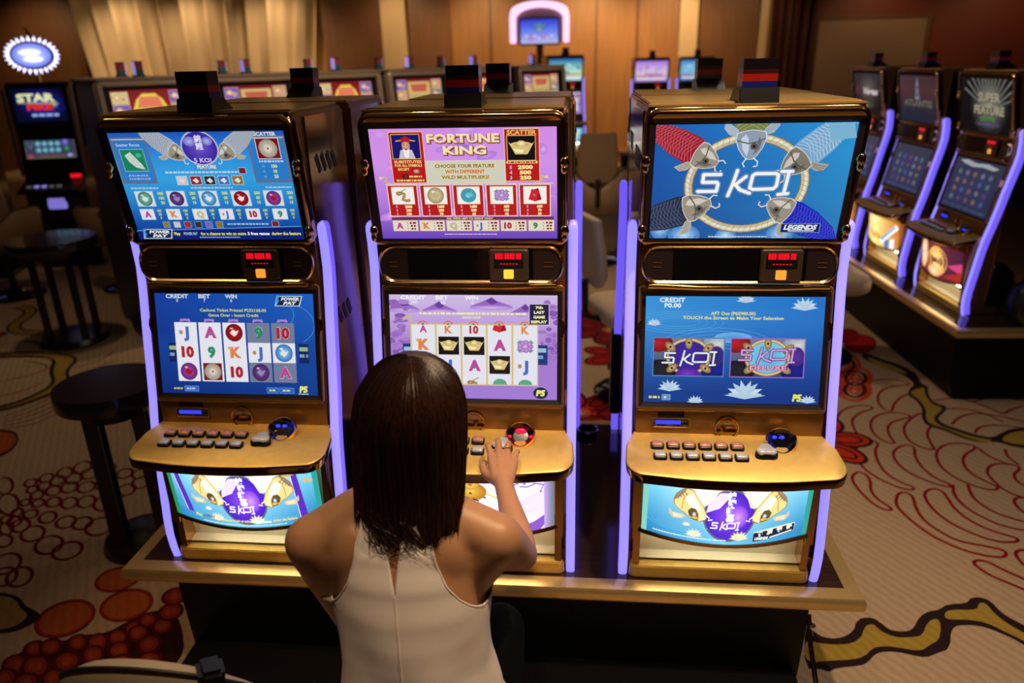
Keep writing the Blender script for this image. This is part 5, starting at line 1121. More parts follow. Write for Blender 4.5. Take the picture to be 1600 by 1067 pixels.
slat_table('farther small round black table with glossy top left of the near stand', (-3.56, 3.08, 0), .30, .80, .2)
# chair at the bottom left, its backrest edge just in view
t = thing('casino_chair', 'tan casino chair in the lower left corner, curved backrest with a black grip', 'chair', (-.46, -.845, 0), 0)
mb = MB(); Ls = []
for i in range(21):
    a = -1.5+3.0*i/20; w, d = .215, .16; x, y = w*math.sin(a), -d*math.cos(a)*.75
    nx, ny = math.sin(a), -math.cos(a); top = 1.00-.20*(1-math.cos(a))-.02; bot = .62
    Ls.append([(x-nx*.018, y-ny*.018, bot), (x+nx*.020, y+ny*.02, bot), (x+nx*.026, y+ny*.026, top-.03), (x+nx*.012, y+ny*.012, top), (x-nx*.012, y-ny*.012, top), (x-nx*.022, y-ny*.022, top-.025)])
mb.loops(Ls, 0, True, True, True); mb.build('backrest', [M['cream']], t, smooth=60)  # cream instead of tan: the lighter colour stands in for light on it
mb = MB(); mb.tube([(L[3][0]+.0, L[3][1], L[3][2]+.002) for L in Ls], .004, 6); mb.build('piping', [M['piping']], t)
mb = MB(); a = .62; x, y = .215*math.sin(a), -.16*math.cos(a)*.75; z = 1.00-.2*(1-math.cos(a)); mb.box(-.022, .022, -.026, .026, -.06, .004, 0, Matrix.Translation((x, y, z)) @ Matrix.Rotation(a, 4, 'Z') @ Matrix.Rotation(.2, 4, 'Y')); mb.build('grip', [M['black']], t, bevel=.008)
mb = MB(); mb.lathe([(.13, .45), (.155, .47), (.16, .52), (.14, .55), (.0, .56)], 32, 0, cap1=False, org=(-.03, .06, 0)); mb.build('seat', [M['tan']], t, smooth=60)
mb = MB(); mb.lathe([(.03, .04), (.03, .46)], 16, 0, (-.03, .06, 0)); mb.build('pedestal', [M['dkwood']], t)
mb = MB(); mb.lathe([(.21, 0), (.22, .012), (.05, .045)], 28, 0, (0, .06, 0)); mb.build('base_plate', [M['black_gloss']], t)
mb = MB(); mb.box(-.03, .03, -.10, -.06, .5, .72); mb.build('back_bracket', [M['dkwood']], t, bevel=.004)
# ------------------------------------------------------------------ the woman at the middle machine
def skin_mat():
    m = mat('warm_skin', (.50, .255, .135), 0, .42, noise=(9, .08), bump=(260, .06)); b = m.node_tree.nodes['Principled BSDF']
    b.inputs['Subsurface Weight'].default_value = .12; b.inputs['Subsurface Radius'].default_value = (.012, .005, .003); b.inputs['Subsurface Scale'].default_value = 1.0
    return m
M['skin'] = skin_mat(); M['cloth'] = mat('white_crepe', (.74, .66, .64), 0, .75, bump=(500, .12)); M['trouser'] = mat('black_trousers', (.003, .003, .003), 0, .9, spec=.05); M['nail'] = mat('nail', (.50, .26, .20), 0, .25); M['eye_white'] = mat('eye_white', (.75, .72, .70), 0, .2); M['iris'] = mat('dark_iris', (.02, .01, .006), 0, .1); M['lips'] = mat('lips', (.36, .09, .08), 0, .35)
def hair_mat():
    m = bpy.data.materials.new('dark_brown_hair'); m.use_nodes = True; nt = m.node_tree; b = nt.nodes['Principled BSDF']; b.inputs['Roughness'].default_value = .34; b.inputs['Specular IOR Level'].default_value = .45
    tc = nt.nodes.new('ShaderNodeTexCoord'); mp = nt.nodes.new('ShaderNodeMapping'); mp.inputs['Scale'].default_value = (260, 260, 5); nt.links.new(tc.outputs['Object'], mp.inputs[0])
    n = nt.nodes.new('ShaderNodeTexNoise'); n.inputs['Scale'].default_value = 1; n.inputs['Detail'].default_value = 4; nt.links.new(mp.outputs[0], n.inputs['Vector'])
    r = nt.nodes.new('ShaderNodeValToRGB'); r.color_ramp.elements[0].color = (.012, .005, .004, 1); r.color_ramp.elements[1].color = (.055, .018, .011, 1); r.color_ramp.elements[0].position = .35; r.color_ramp.elements[1].position = .75
    nt.links.new(n.outputs['Fac'], r.inputs[0]); nt.links.new(r.outputs[0], b.inputs['Base Color'])
    bp = nt.nodes.new('ShaderNodeBump'); bp.inputs['Strength'].default_value = .35; bp.inputs['Distance'].default_value = .002; nt.links.new(n.outputs['Fac'], bp.inputs['Height']); nt.links.new(bp.outputs[0], b.inputs['Normal'])
    return m
M['hair'] = hair_mat()
def U3(x, y, z): return Vector((x, y, z+H))
class Body(MB):
    def limb(s, pts, n=14):                       # [(point, radius or (ra, rb))] rounded chain of spheres and cones
        for p, r in pts: s.ball(p, r, 0, n, 9)
        for (p, r), (q, t) in zip(pts, pts[1:]):
            d = (q-p); L = d.length
            if L < 1e-5: continue
            rot = d.to_track_quat('Z', 'Y').to_matrix()
            A = [p+rot @ Vector((r*math.cos(2*PI*i/n), r*math.sin(2*PI*i/n), 0)) for i in range(n)]
            B = [q+rot @ Vector((t*math.cos(2*PI*i/n), t*math.sin(2*PI*i/n), 0)) for i in range(n)]
            s.loops([A, B], 0, True, True, True)
def remeshed(mb, name, m, voxel, smooth_w, passes):
    me = mb.mesh(name, m, smooth=0); o = link(name+'_tmp', me); md = o.modifiers.new('r', 'REMESH'); md.mode = 'VOXEL'; md.voxel_size = voxel; md.use_smooth_shade = True
    dg = bpy.context.evaluated_depsgraph_get(); out = bpy.data.meshes.new_from_object(o.evaluated_get(dg)); bpy.data.objects.remove(o)
    nv = len(out.vertices); co = np.empty(nv*3); out.vertices.foreach_get('co', co); co = co.reshape(-1, 3)
    ne = len(out.edges); ed = np.empty(ne*2, dtype=np.int64); out.edges.foreach_get('vertices', ed); ed = ed.reshape(-1, 2)
    deg = np.bincount(ed.ravel(), minlength=nv).astype(float); deg[deg == 0] = 1
    for it in range(passes):
        w = np.array(smooth_w(co, it))[:, None] if smooth_w else np.ones((nv, 1))
        acc = np.zeros_like(co)
        for k in range(3):
            acc[:, k] = np.bincount(ed[:, 0], co[ed[:, 1], k], nv)+np.bincount(ed[:, 1], co[ed[:, 0], k], nv)
        co = co+(acc/deg[:, None]-co)*w*.6
    out.vertices.foreach_set('co', co.ravel()); out.name = name
    out.materials.clear()
    out.materials.append(m[0] if isinstance(m, list) else m)
    out.polygons.foreach_set('use_smooth', [True]*len(out.polygons)); out.update(); return out
person = thing('person', 'seated woman seen from behind, long dark hair, white halter top, pressing a button', 'person', (0, 0, 0))
TORSO = [(.06, 0, -.80, .15, .11), (.12, 0, -.805, .182, .13), (.20, 0, -.80, .176, .125), (.32, -.008, -.785, .138, .100), (.40, -.014, -.765, .132, .096), (.48, -.022, -.737, .144, .104), (.55, -.03, -.710, .158, .106), (.60, -.035, -.692, .166, .098), (.635, -.038, -.684, .150, .080), (.665, -.042, -.678, .105, .064), (.69, -.045, -.668, .066, .054)]
def tors(z):
    T = TORSO
    z = max(T[0][0], min(T[-1][0], z))
    for a, b in zip(T, T[1:]):
        if a[0] <= z <= b[0]: t = (z-a[0])/(b[0]-a[0]); return [p+(q-p)*t for p, q in zip(a, b)]
def ellring(z, cx, cy, a, b, n=36): return [U3(cx+a*math.cos(2*PI*i/n), cy+b*math.sin(2*PI*i/n), z) for i in range(n)]
bd = Body()
bd.loops([ellring(*t) for t in TORSO], 0, True, True, True)
neck = (U3(-.044, -.676, .655), .052); 
bd.limb([neck, (U3(-.030, -.662, .74), .047), (U3(-.02, -.65, .80), .05)])
bd.ball(U3(-.015, -.645, .838), (.074, .094, .112), 0, 24, 16); bd.ball(U3(-.012, -.598, .768), (.050, .055, .048), 0, 16, 10); bd.ball(U3(-.012, -.552, .812), (.011, .016, .020), 0, 10, 8); bd.ball(U3(-.012, -.563, .836), (.010, .012, .026), 0, 10, 8)
for sx in (-1, 1): bd.ball(U3(-.015+sx*.074, -.64, .825), (.008, .018, .030), 0, 10, 8)
SR, SL = U3(.148, -.722, .608), U3(-.212, -.742, .602)
for S, k in ((SR, 1), (SL, -1)):
    bd.limb([(U3(-.043+k*.02, -.684, .672), .045), (U3(-.04+k*.09, -.70, .645), .046), (S, .050)])
    bd.ball(U3(-.038+k*.085, -.745, .575), (.060, .045, .075), 0, 14, 10)       # shoulder blade
    bd.limb([(S, .050), (U3(-.035+k*.12, -.71, .52), .055)])
ER = U3(.176, -.515, .416); WR = U3(.110, -.283, .462)
bd.limb([(SR, .051), (SR.lerp(ER, .35)+Vector((.004, 0, -.004)), .046), (SR.lerp(ER, .7), .041), (ER, .037)])
bd.limb([(ER, .036), (ER.lerp(WR, .22), .039), (ER.lerp(WR, .45), .034), (ER.lerp(WR, .75), .027), (WR, .0235)])
EL = at_depth(552, 965, 1.52); WL = U3(-.10, -.40, .335)
bd.limb([(SL, .051), (SL.lerp(EL, .4), .046), (EL, .037)]); bd.limb([(EL, .036), (EL.lerp(WL, .3), .038), (EL.lerp(WL, .75), .027), (WL, .0235)])
def hand(bd, W, O, X, Y, Z, flip, curl=None):     # O origin at wrist; X lateral (towards the little finger), Y along the hand, Z back of the hand
    P = lambda x, y, z: O+X*(x*flip)+Y*y+Z*z
    m = [(-.030, .080, .006), (-.009, .087, .010), (.012, .083, .008), (.031, .071, .001)]
    for i, q in enumerate(m):
        bd.limb([(P(q[0]*.45, .0, 0), .0155), (P(q[0]*.8, .045, q[2]*.7), .0135), (P(*q), .0115)], 10)
    bd.limb([(P(-.012, .03, -.004), .014), (P(.016, .03, -.004), .014), (P(.016, .062, 0), .0125), (P(-.014, .066, 0), .0125)], 10)
    F = curl or [[(-.037, .116, .012), (-.040, .139, -.004), (-.041, .152, -.022)], [(-.011, .127, .016), (-.012, .153, -.001), (-.012, .166, -.020)], [(.015, .120, .013), (.017, .144, -.003), (.017, .156, -.020)], [(.037, .099, .004), (.040, .117, -.009), (.041, .127, -.023)]]
    for q, f, r in zip(m, F, (.0088, .0090, .0086, .0076)):
        pts = [P(*q)]+[P(*k) for k in f]
        bd.limb([(pts[0], r*1.15), (pts[0].lerp(pts[1], .5), r), (pts[1], r*1.05), (pts[1].lerp(pts[2], .5), r*.92), (pts[2], r*.95), (pts[3], r*.80)], 10)
    T = [(-.020, .012, -.006), (-.046, .042, -.010), (-.052, .074, -.018), (-.048, .098, -.028)]
    bd.limb([(P(*T[0]), .0155), (P(*T[1]), .0125), (P(*T[2]), .0100), (P(*T[3]), .0082)], 10)
    return P, m, F
Yh = Vector((-.10, .96, .24)).normalized(); Xh = Yh.cross(Vector((0, 0, 1))).normalized(); Zh = Xh.cross(Yh)
PH, mh, Fh = hand(bd, WR, WR, Xh, Yh, Zh, 1)
Yl = Vector((.25, .9, -.35)).normalized(); Xl = Yl.cross(Vector((0, 0, 1))).normalized(); Zl = Xl.cross(Yl)
hand(bd, WL, WL, Xl, Yl, Zl, -1)
hc = np.array(PH(0, .09, 0)); hl = np.array(WL+Yl*.09)
def wts(co, it):
    d = np.minimum(np.linalg.norm(co-hc, axis=1), np.linalg.norm(co-hl, axis=1))
    face = (co[:, 1] > -.60) & (co[:, 2] > .73+H)
    w = np.clip((d-.11)/.06, 0, 1); w = np.where(face, w*.25, w)
    return np.maximum(w, .35 if it < 3 else 0.0)
body_me = remeshed(bd, 'body', [M['skin']], .0042, wts, 26)
link('body', body_me, person)
# nails, ring, eyes and lips
for q, f in zip(mh, Fh):
    a, b = PH(*f[1]), PH(*f[2]); d = (b-a).normalized(); up = Xh.cross(d).normalized()
    if up.dot(Yh) < 0: up = -up
    mb = MB(); rot = Matrix((Xh, d, Xh.cross(d))).transposed().to_4x4(); mb.ball(b+up*.0058-d*.001, (.0048, .0062, .0016), 0, 10, 6, rot); mb.build('nail', [M['nail']], person)
rc = PH(*mh[2]).lerp(PH(*Fh[2][0]), .55); rd = (PH(*Fh[2][0])-PH(*mh[2])).normalized(); ru = Xh; rv = rd.cross(Xh).normalized()
mb = MB(); mb.tube([rc+ru*.0098*math.cos(2*PI*i/24)+rv*.0098*math.sin(2*PI*i/24) for i in range(24)], .0012, 6, 0, closed=True); mb.ball(rc+(rv if rv.z > 0 else -rv)*.0112, .0026, 0, 8, 6); o = mb.build('ring', [M['rim_gold']], person); o['label'] = 'gold ring on the ring finger'
for sx in (-1, 1):
    mb = MB(); mb.ball(U3(-.013+sx*.030, -.5735, .845), .0125, 0, 14, 10); e = mb.build('eye', [M['eye_white']], person); mb = MB(); mb.ball(U3(-.013+sx*.030, -.5625, .843), (.0055, .0025, .0055), 0, 12, 6); mb.build('iris', [M['iris']], e)
    mb = MB(); mb.tube([U3(-.013+sx*(.014+.010*k), -.5535-.004*k*k*.6, .868+.004*math.sin(k*1.0)) for k in range(4)], .0024, 6); mb.build('eyebrow', [M['hair']], person)
mb = MB(); mb.ball(U3(-.012, -.548, .779), (.020, .007, .0055), 0, 14, 6); mb.build('mouth', [M['lips']], person)
# halter top
G = [(.10, 0, -.805, .215, .158), (.20, 0, -.803, .196, .146), (.30, -.008, -.790, .160, .124), (.39, -.014, -.770, .143, .113), (.44, -.018, -.755, .146, .114), (.49, -.023, -.735, .156, .117), (.55, -.03, -.710, .166, .117), (.60, -.035, -.692, .174, .108), (.635, -.038, -.684, .160, .090), (.665, -.042, -.678, .116, .074), (.685, -.044, -.670, .080, .066)]
def gar(z):
    z = max(G[0][0], min(G[-1][0], z))
    for a, b in zip(G, G[1:]):
        if a[0] <= z <= b[0]: t = (z-a[0])/(b[0]-a[0]); t = t*t*(3-2*t)*.4+t*.6; return [p+(q-p)*t for p, q in zip(a, b)]
bvh = BVHTree.FromPolygons([tuple(v.co) for v in body_me.vertices], [tuple(p.vertices) for p in body_me.polygons])
def gpt(z, th, push=True):                        # th = 0 at the middle of the back, positive to the right
    _, cx, cy, a, b = gar(z)
    w = .0045*math.sin(th*5+z*16)*max(0, min(1, (.50-z)*8))+.003*math.sin(th*9-z*22)*max(0, min(1, (.46-z)*6))
    p = U3(cx+(a+w)*math.sin(th), cy-(b+w)*math.cos(th), z)
    if push:
        n = Vector((math.sin(th)*.6, -math.cos(th), 0)).normalized(); o = p+n*.022
        hit = bvh.ray_cast(o, -n, .034)
        if hit[0] is not None and (hit[0]-p).dot(n) > -.006: p = hit[0]+n*.006
    return p
mb = MB(); N = 64; rows = [.10+.39*i/26 for i in range(27)]
TH = [-PI/2+PI/2*i/14 for i in range(14)]+[PI/2*i/14 for i in range(15)]+[PI/2+PI*i/24 for i in range(1, 24)]
mb.loops([[gpt(z, th, z > .42) for th in TH] for z in rows], 0)
EDGE = [(.49, .1558), (.494, .150), (.505, .136), (.53, .112), (.56, .092), (.60, .076), (.64, .066), (.672, .060)]
def interp(T, z):
    if z <= T[0][0]: return T[0][1]
    for a, b in zip(T, T[1:]):
        if z <= b[0]: return a[1]+(b[1]-a[1])*(z-a[0])/(b[0]-a[0])
    return T[-1][1]
GAP = [(.55, 0), (.56, .0006), (.59, .006), (.62, .0115), (.645, .0125), (.660, .006), (.667, .001)]
zs = [.49+.18*i/30 for i in range(31)]
for side in (-1, 1):
    Ls = []
    for z in zs:
        _, cx, cy, a, b = gar(z); e = math.asin(min(.995, interp(EDGE, z)/a)) if z > .4905 else PI/2; g = math.asin(min(.99, interp(GAP, z)/a))
        Ls.append([gpt(z, side*(g+(e-g)*i/14)) for i in range(15)])
    mb.loops(Ls, 0, close=False)
Ls = []
for z in zs:
    _, cx, cy, a, b = gar(z); e = math.asin(min(.995, interp(EDGE, z)/a)) if z > .4905 else PI/2
    Ls.append([gpt(z, PI-e+2*e*i/24) for i in range(25)])
mb.loops(Ls, 0, close=False)
me_ = mb.mesh('halter_top', [M['cloth']], smooth=0, fix=False); bm_ = bmesh.new(); bm_.from_mesh(me_); bmesh.ops.remove_doubles(bm_, verts=bm_.verts, dist=.0006); bmesh.ops.recalc_face_normals(bm_, faces=bm_.faces); bm_.to_mesh(me_); bm_.free(); me_.polygons.foreach_set('use_smooth', [True]*len(me_.polygons)); me_.update()
bl = link('halter_top', me_, person); sm = bl.modifiers.new('thickness', 'SOLIDIFY'); sm.thickness = .0022; sm.offset = 1
mb = MB(); mb.loops([[U3(-.046+r*math.cos(2*PI*i/40), -.671+r*.95*math.sin(2*PI*i/40), z+.010*math.sin(2*PI*i/40)) for i in range(40)] for r, z in ((.062, .655), (.0645, .668), (.0600, .700), (.0575, .700), (.0600, .660))], 0); mb.build('collar', [M['cloth']], bl, smooth=60)
mb = MB(); mb.tube([gpt(z, 0.0, z > .49)+Vector((0, -.0025, 0)) for z in [.105+.445*i/40 for i in range(41)]], .0016, 6); mb.build('back_seam', [M['cloth']], bl)
for side in (-1, 1):
    mb = MB(); path = []
    for z in zs: _, cx, cy, a, b = gar(z); path.append(gpt(z, side*math.asin(min(.995, interp(EDGE, z)/a)))+Vector((0, -.002, 0)))
    mb.tube(path, .0022, 6); mb.build('edge_binding', [M['cloth']], bl)
# trousers, shoes
tb = Body(); tb.limb([(U3(-.085, -.80, .12), .092), (U3(-.10, -.62, .13), .08), (U3(-.11, -.44, .135), .064), (U3(-.11, -.40, -.10), .055), (U3(-.11, -.41, -.38), .045)]); tb.limb([(U3(.085, -.80, .12), .092), (U3(.10, -.62, .13), .08), (U3(.11, -.44, .135), .064), (U3(.11, -.40, -.10), .055), (U3(.11, -.41, -.38), .045)]); tb.ball(U3(0, -.80, .15), (.178, .122, .10), 0, 20, 12)
link('trousers', remeshed(tb, 'trousers', [M['trouser']], .008, None, 6), person)
for sx in (-1, 1): sb_ = Body(); sb_.limb([(U3(sx*.11, -.43, -.435), .042), (U3(sx*.11, -.36, -.446), .034), (U3(sx*.11, -.315, -.455), .024)]); link('shoe', remeshed(sb_, 'shoe', [M['black']], .006, None, 3), person)
# hair
HS = [(.954, -.012, -.652, .003, .003), (.9525, -.012, -.652, .020, .022), (.948, -.012, -.652, .035, .039), (.940, -.013, -.653, .052, .058), (.928, -.013, -.655, .067, .075), (.91, -.014, -.657, .083, .092), (.885, -.016, -.660, .0965, .105), (.85, -.017, -.665, .103, .110), (.80, -.018, -.674, .104, .102), (.75, -.019, -.690, .1035, .088), (.70, -.020, -.712, .101, .068), (.66, -.021, -.732, .098, .054), (.63, -.022, -.748, .094, .044), (.605, -.022, -.760, .088, .034)]
def hs(z):
    z = max(HS[-1][0], min(HS[0][0], z))
    for a, b in zip(HS, HS[1:]):
        if b[0] <= z <= a[0]: t = (a[0]-z)/(a[0]-b[0]); return [p+(q-p)*t for p, q in zip(a, b)]
def hpt(z, th, off=0.):
    _, cx, cy, a, b = hs(z)
    groove = .0016*math.sin(th*23+2*math.sin(th*5)+z*6)+.0012*math.sin(th*41+z*9)
    k = min(1, max(0, (.9535-z)*60)); fr = 1.0
    if math.cos(th) < -.45 and z < .915: fr = .80                    # the face looks out in front
    x, y = (a+off+groove*k)*math.sin(th), -(b+off+groove*k)*math.cos(th)*fr
    p = U3(cx+x+(.006*max(0, (.74-z)/.1) if th > 0 else 0), cy+y, z)
    if z < .76 and math.cos(th) > .55:
        n = Vector((math.sin(th)*.4, -math.cos(th) if math.cos(th) > .2 else -.2, 0)).normalized(); hit = bvh.ray_cast(p+n*.03, -n, .044)
        if hit[0] is not None and (hit[0]-p).dot(n) > -.012: p = hit[0]+n*(.013+off*.6)
    return p
def hend(th): return .664-.018*math.sin(th*1.1)+.012*math.sin(th*7+1)+.006*math.sin(th*17)
mb = MB(); N = 96; K = 34; Ls = []
for k in range(K+1):
    L = []
    for i in range(N):
        th = -PI+2*PI*i/N; ze = hend(th) if abs(th) < 2.0 else .70+.11*min(1, (abs(th)-2.0)/.5); t = k/K
        L.append(hpt(.954+(ze-.954)*(t**1.6), th))
    Ls.append(L)
mb.loops(Ls, 0, True, True, True)
R = random.Random(5)
for s in range(420):
    th = R.uniform(-2.0, 2.0); ze = hend(th)-R.uniform(-.01, .022)*(1.6 if th < .2 else .8); off = R.uniform(.0002, .0026); wob = R.uniform(-.04, .04); P = []
    for k in range(17):
        t = k/16; z = .9538+(ze-.9538)*(t**1.7); P.append(hpt(max(z, .606), th+wob*math.sin(t*3+s)*t, off)+Vector((0, 0, min(0, z-.606))))
    mb.tube(P, [.0006+.0008*math.sin(PI*min(1, t/16*1.1)) if t < 15 else .0004 for t in range(17)], 3)
for s in range(46):                                                  # loose curling ends on the neck and upper back
    th = R.uniform(-.85, .25); z0 = R.uniform(.66, .70); P = []; dx = R.uniform(.01, .05)*(1 if th < -.2 else R.choice((-1, 1))); ln = R.uniform(.03, .055)
    for k in range(12):
        t = k/11; p = hpt(max(z0-ln*1.5*t, .61), th, .002); p = p+Vector((dx*t*t+.006*math.sin(t*5+s), -.004*t, .012*t*t*R.uniform(.8, 1.2))); P.append(p)
    mb.tube(P, [.0011*(1-.7*k/11) for k in range(12)], 3)
mb.build('hair', [M['hair']], person, smooth=70, fix=False)
# her stool, below the edge of the view
t = thing('bar_stool', 'round black stool the woman sits on', 'stool', (0, -.80, 0))
mb = MB(); mb.lathe([(.15, .47), (.185, .475), (.195, .50), (.18, .507), (0, .508)], 32, 0, cap1=False); mb.build('seat', [M['trouser']], t, smooth=50)
mb = MB(); mb.lathe([(.03, .03), (.03, .475)], 16, 0); mb.build('pedestal', [M['chrome']], t)
mb = MB(); mb.lathe([(.20, 0), (.205, .012), (.05, .04)], 28, 0); mb.build('base_plate', [M['chrome']], t)
# ------------------------------------------------------------------ carpet
def carpet_mat():
    m = bpy.data.materials.new('patterned_carpet'); m.use_nodes = True; nt = m.node_tree; b = nt.nodes['Principled BSDF']; b.inputs['Roughness'].default_value = .95; b.inputs['Specular IOR Level'].default_value = .1
    a = nt.nodes.new('ShaderNodeAttribute'); a.attribute_name = 'Col'; tc = nt.nodes.new('ShaderNodeTexCoord')
    mp = nt.nodes.new('ShaderNodeMapping'); mp.inputs['Rotation'].default_value = (0, 0, math.radians(-32)); nt.links.new(tc.outputs['Object'], mp.inputs[0])
    w = nt.nodes.new('ShaderNodeTexWave'); w.inputs['Scale'].default_value = 8.5; w.inputs['Distortion'].default_value = 3.0; w.inputs['Detail'].default_value = 2; w.inputs['Detail Scale'].default_value = 2.5; nt.links.new(mp.outputs[0], w.inputs['Vector'])
    n = nt.nodes.new('ShaderNodeTexNoise'); n.inputs['Scale'].default_value = 260; n.inputs['Detail'].default_value = 2; nt.links.new(tc.outputs['Object'], n.inputs['Vector'])
    r = nt.nodes.new('ShaderNodeMapRange'); r.inputs[3].default_value = .88; r.inputs[4].default_value = 1.06; nt.links.new(w.outputs['Fac'], r.inputs[0])
    r2 = nt.nodes.new('ShaderNodeMapRange'); r2.inputs[3].default_value = .72; r2.inputs[4].default_value = 1.28; nt.links.new(n.outputs['Fac'], r2.inputs[0])
    mu = nt.nodes.new('ShaderNodeMath'); mu.operation = 'MULTIPLY'; nt.links.new(r.outputs[0], mu.inputs[0]); nt.links.new(r2.outputs[0], mu.inputs[1])
    vm = nt.nodes.new('ShaderNodeVectorMath'); vm.operation = 'SCALE'; nt.links.new(a.outputs['Color'], vm.inputs[0]); nt.links.new(mu.outputs[0], vm.inputs['Scale']); nt.links.new(vm.outputs[0], b.inputs['Base Color'])
    bp = nt.nodes.new('ShaderNodeBump'); bp.inputs['Strength'].default_value = .5; bp.inputs['Distance'].default_value = .003; nt.links.new(n.outputs['Fac'], bp.inputs['Height']); nt.links.new(bp.outputs[0], b.inputs['Normal'])
    return m
M['carpet'] = carpet_mat()
X0, X1, Y0, Y1 = -11.6, 9.2, -3.2, 13.6
TAN = (166, 142, 116); RED = (124, 12, 16); DK = (38, 24, 24); YEL = (150, 124, 52); ORA = (156, 76, 34); DRED = (98, 16, 14)
fc = Canvas(X1-X0, Y1-Y0, lambda x, y, h: Vector((X0+x, Y0+y, h)), h0=0, step=.000004)
fc.rect(0, 0, X1-X0, Y1-Y0, TAN); fc.h = .0004
def FP(z, pts):                                   # (ox, oy, scale): spots read on the photograph, laid on the carpet
    ox, oy, s = z; out = []
    for a, b in pts:
        p = on_z(ox+a/s, oy+b/s, 0); out.append((p.x-X0, p.y-Y0))
    return out
def smooth_pts(P, closed, it=2):
    for _ in range(it):
        n = len(P); Q = [] if closed else [P[0]]
        for i in range(n if closed else n-1):
            a, b = P[i], P[(i+1) % n]; Q += [(a[0]*.75+b[0]*.25, a[1]*.75+b[1]*.25), (a[0]*.25+b[0]*.75, a[1]*.25+b[1]*.75)]
        if not closed: Q.append(P[-1])
        P = Q
    return P
ZA, ZB = (1280, 480, 3.334), (1240, 760, 3.475); ZC, ZD = (0, 520, 3.137), (0, 800, 2.963)
def line(z, pts, w=.015, col=RED, closed=False): fc.stroke(smooth_pts(FP(z, pts), closed), w, col, closed)
def area(z, pts, col, it=2): fc.poly(smooth_pts(FP(z, pts), True, it), col)
for pts in ([(170, 880), (200, 855), (245, 870), (270, 910), (265, 950), (300, 1000), (380, 1045), (370, 1062), (300, 1040), (220, 970), (175, 910)],
            [(185, 770), (195, 720), (240, 690), (290, 695), (310, 715), (290, 740), (300, 800), (350, 870), (430, 915), (500, 940), (480, 955), (400, 935), (300, 890), (220, 830)],
            [(380, 770), (400, 735), (450, 715), (500, 730), (495, 770), (530, 830), (600, 890), (680, 920), (690, 940), (600, 920), (500, 880), (420, 830)],
            [(605, 770), (625, 730), (680, 708), (760, 710), (820, 725), (800, 745), (760, 765), (745, 800), (770, 850), (840, 895), (920, 930), (935, 945), (900, 955), (800, 930), (700, 885), (630, 830)],
            [(265, 620), (275, 580), (330, 550), (420, 548), (490, 570), (440, 580), (370, 600), (352, 640), (380, 690), (400, 710), (350, 705), (290, 670)],
            [(440, 650), (445, 610), (490, 570), (540, 545), (590, 610), (560, 650), (570, 690), (600, 735), (595, 745), (530, 730), (470, 700)]): line(ZA, pts, closed=True)
for pts in ([(90, 620), (95, 560), (140, 525), (210, 510), (270, 515), (280, 530), (220, 545), (170, 580), (175, 620), (215, 690)], [(90, 620), (130, 670), (215, 700)], [(270, 385), (330, 375), (420, 380), (490, 402), (400, 408), (320, 430), (300, 480), (330, 530), (380, 545), (385, 510), (420, 470), (470, 450)],
            [(600, 485), (700, 470), (800, 490), (900, 530), (960, 560), (1000, 530), (1067, 515)], [(690, 610), (730, 570), (810, 550), (900, 560), (1000, 580), (1090, 600)], [(810, 655), (830, 625), (900, 612), (1000, 620), (1090, 635)], [(640, 530), (760, 525), (880, 560), (960, 600)], [(750, 460), (770, 490), (810, 490), (880, 472), (980, 475), (1090, 490)],
            [(875, 865), (880, 830), (930, 812), (1000, 820), (1045, 830), (1040, 850), (1010, 870), (1030, 910), (1090, 935)], [(875, 865), (930, 930), (1000, 970), (1090, 1000)], [(825, 730), (870, 770), (960, 810), (1045, 830)], [(970, 740), (975, 775), (1040, 820)]): line(ZA, pts)
for pts in ([(555, 70), (570, 35), (610, 30), (650, 55), (660, 110), (700, 180), (800, 250), (900, 300), (1050, 325), (1140, 345), (1160, 370), (1130, 388), (1000, 370), (850, 320), (720, 250), (620, 170), (560, 110)],
            [(710, 60), (715, 25), (760, 10), (810, 25), (840, 70), (880, 130), (980, 200), (1100, 250), (1200, 275), (1225, 290), (1200, 305), (1100, 300), (980, 260), (850, 200), (760, 130)]): line(ZB, pts, closed=True)
for pts in ([(865, -10), (870, 50), (940, 120), (1050, 180), (1150, 220), (1290, 245)], [(945, -10), (970, 60), (1050, 120), (1150, 165), (1290, 200)], [(1290, 520), (1130, 450), (1050, 405), (990, 400), (975, 415), (1000, 440), (1080, 490), (1180, 530), (1290, 575)], [(1290, 60), (1240, 60), (1205, 62), (1195, 85), (1230, 130), (1290, 160)], [(1290, 345), (1220, 345), (1200, 365), (1240, 420), (1290, 450)]): line(ZB, pts)
# branch at the right front
def branch(z, outer, inners):
    area(z, outer, DK, 1); area(z, [(a, b) for a, b in outer], DK, 2)
    for q in inners: area(z, q, YEL, 2)
branch(ZB, [(60, 760), (100, 780), (150, 815), (220, 828), (280, 815), (330, 780), (335, 740), (370, 712), (430, 712), (480, 745), (520, 780), (600, 790), (650, 775), (680, 710), (730, 678), (790, 670), (830, 640), (940, 635), (960, 605), (1010, 600), (1070, 620), (1130, 690), (1251, 755), (1400, 830), (1400, 960), (1251, 860), (1180, 820), (1050, 765), (950, 750), (855, 760), (850, 880), (780, 905), (720, 930), (640, 915), (550, 895), (450, 900), (400, 960), (350, 975), (230, 985), (190, 1010), (150, 990), (60, 990)],
       [[(60, 830), (130, 850), (220, 860), (310, 855), (370, 820), (385, 760), (430, 742), (470, 785), (550, 820), (640, 820), (700, 810), (720, 750), (760, 715), (800, 730), (795, 830), (740, 860), (690, 895), (600, 880), (500, 865), (430, 875), (390, 920), (330, 940), (200, 945), (60, 960)],
        [(815, 690), (850, 668), (1000, 672), (1003, 632), (1042, 632), (1090, 690), (1160, 745), (1251, 795), (1390, 865), (1390, 920), (1251, 838), (1150, 790), (1050, 740), (950, 722), (830, 724)]])
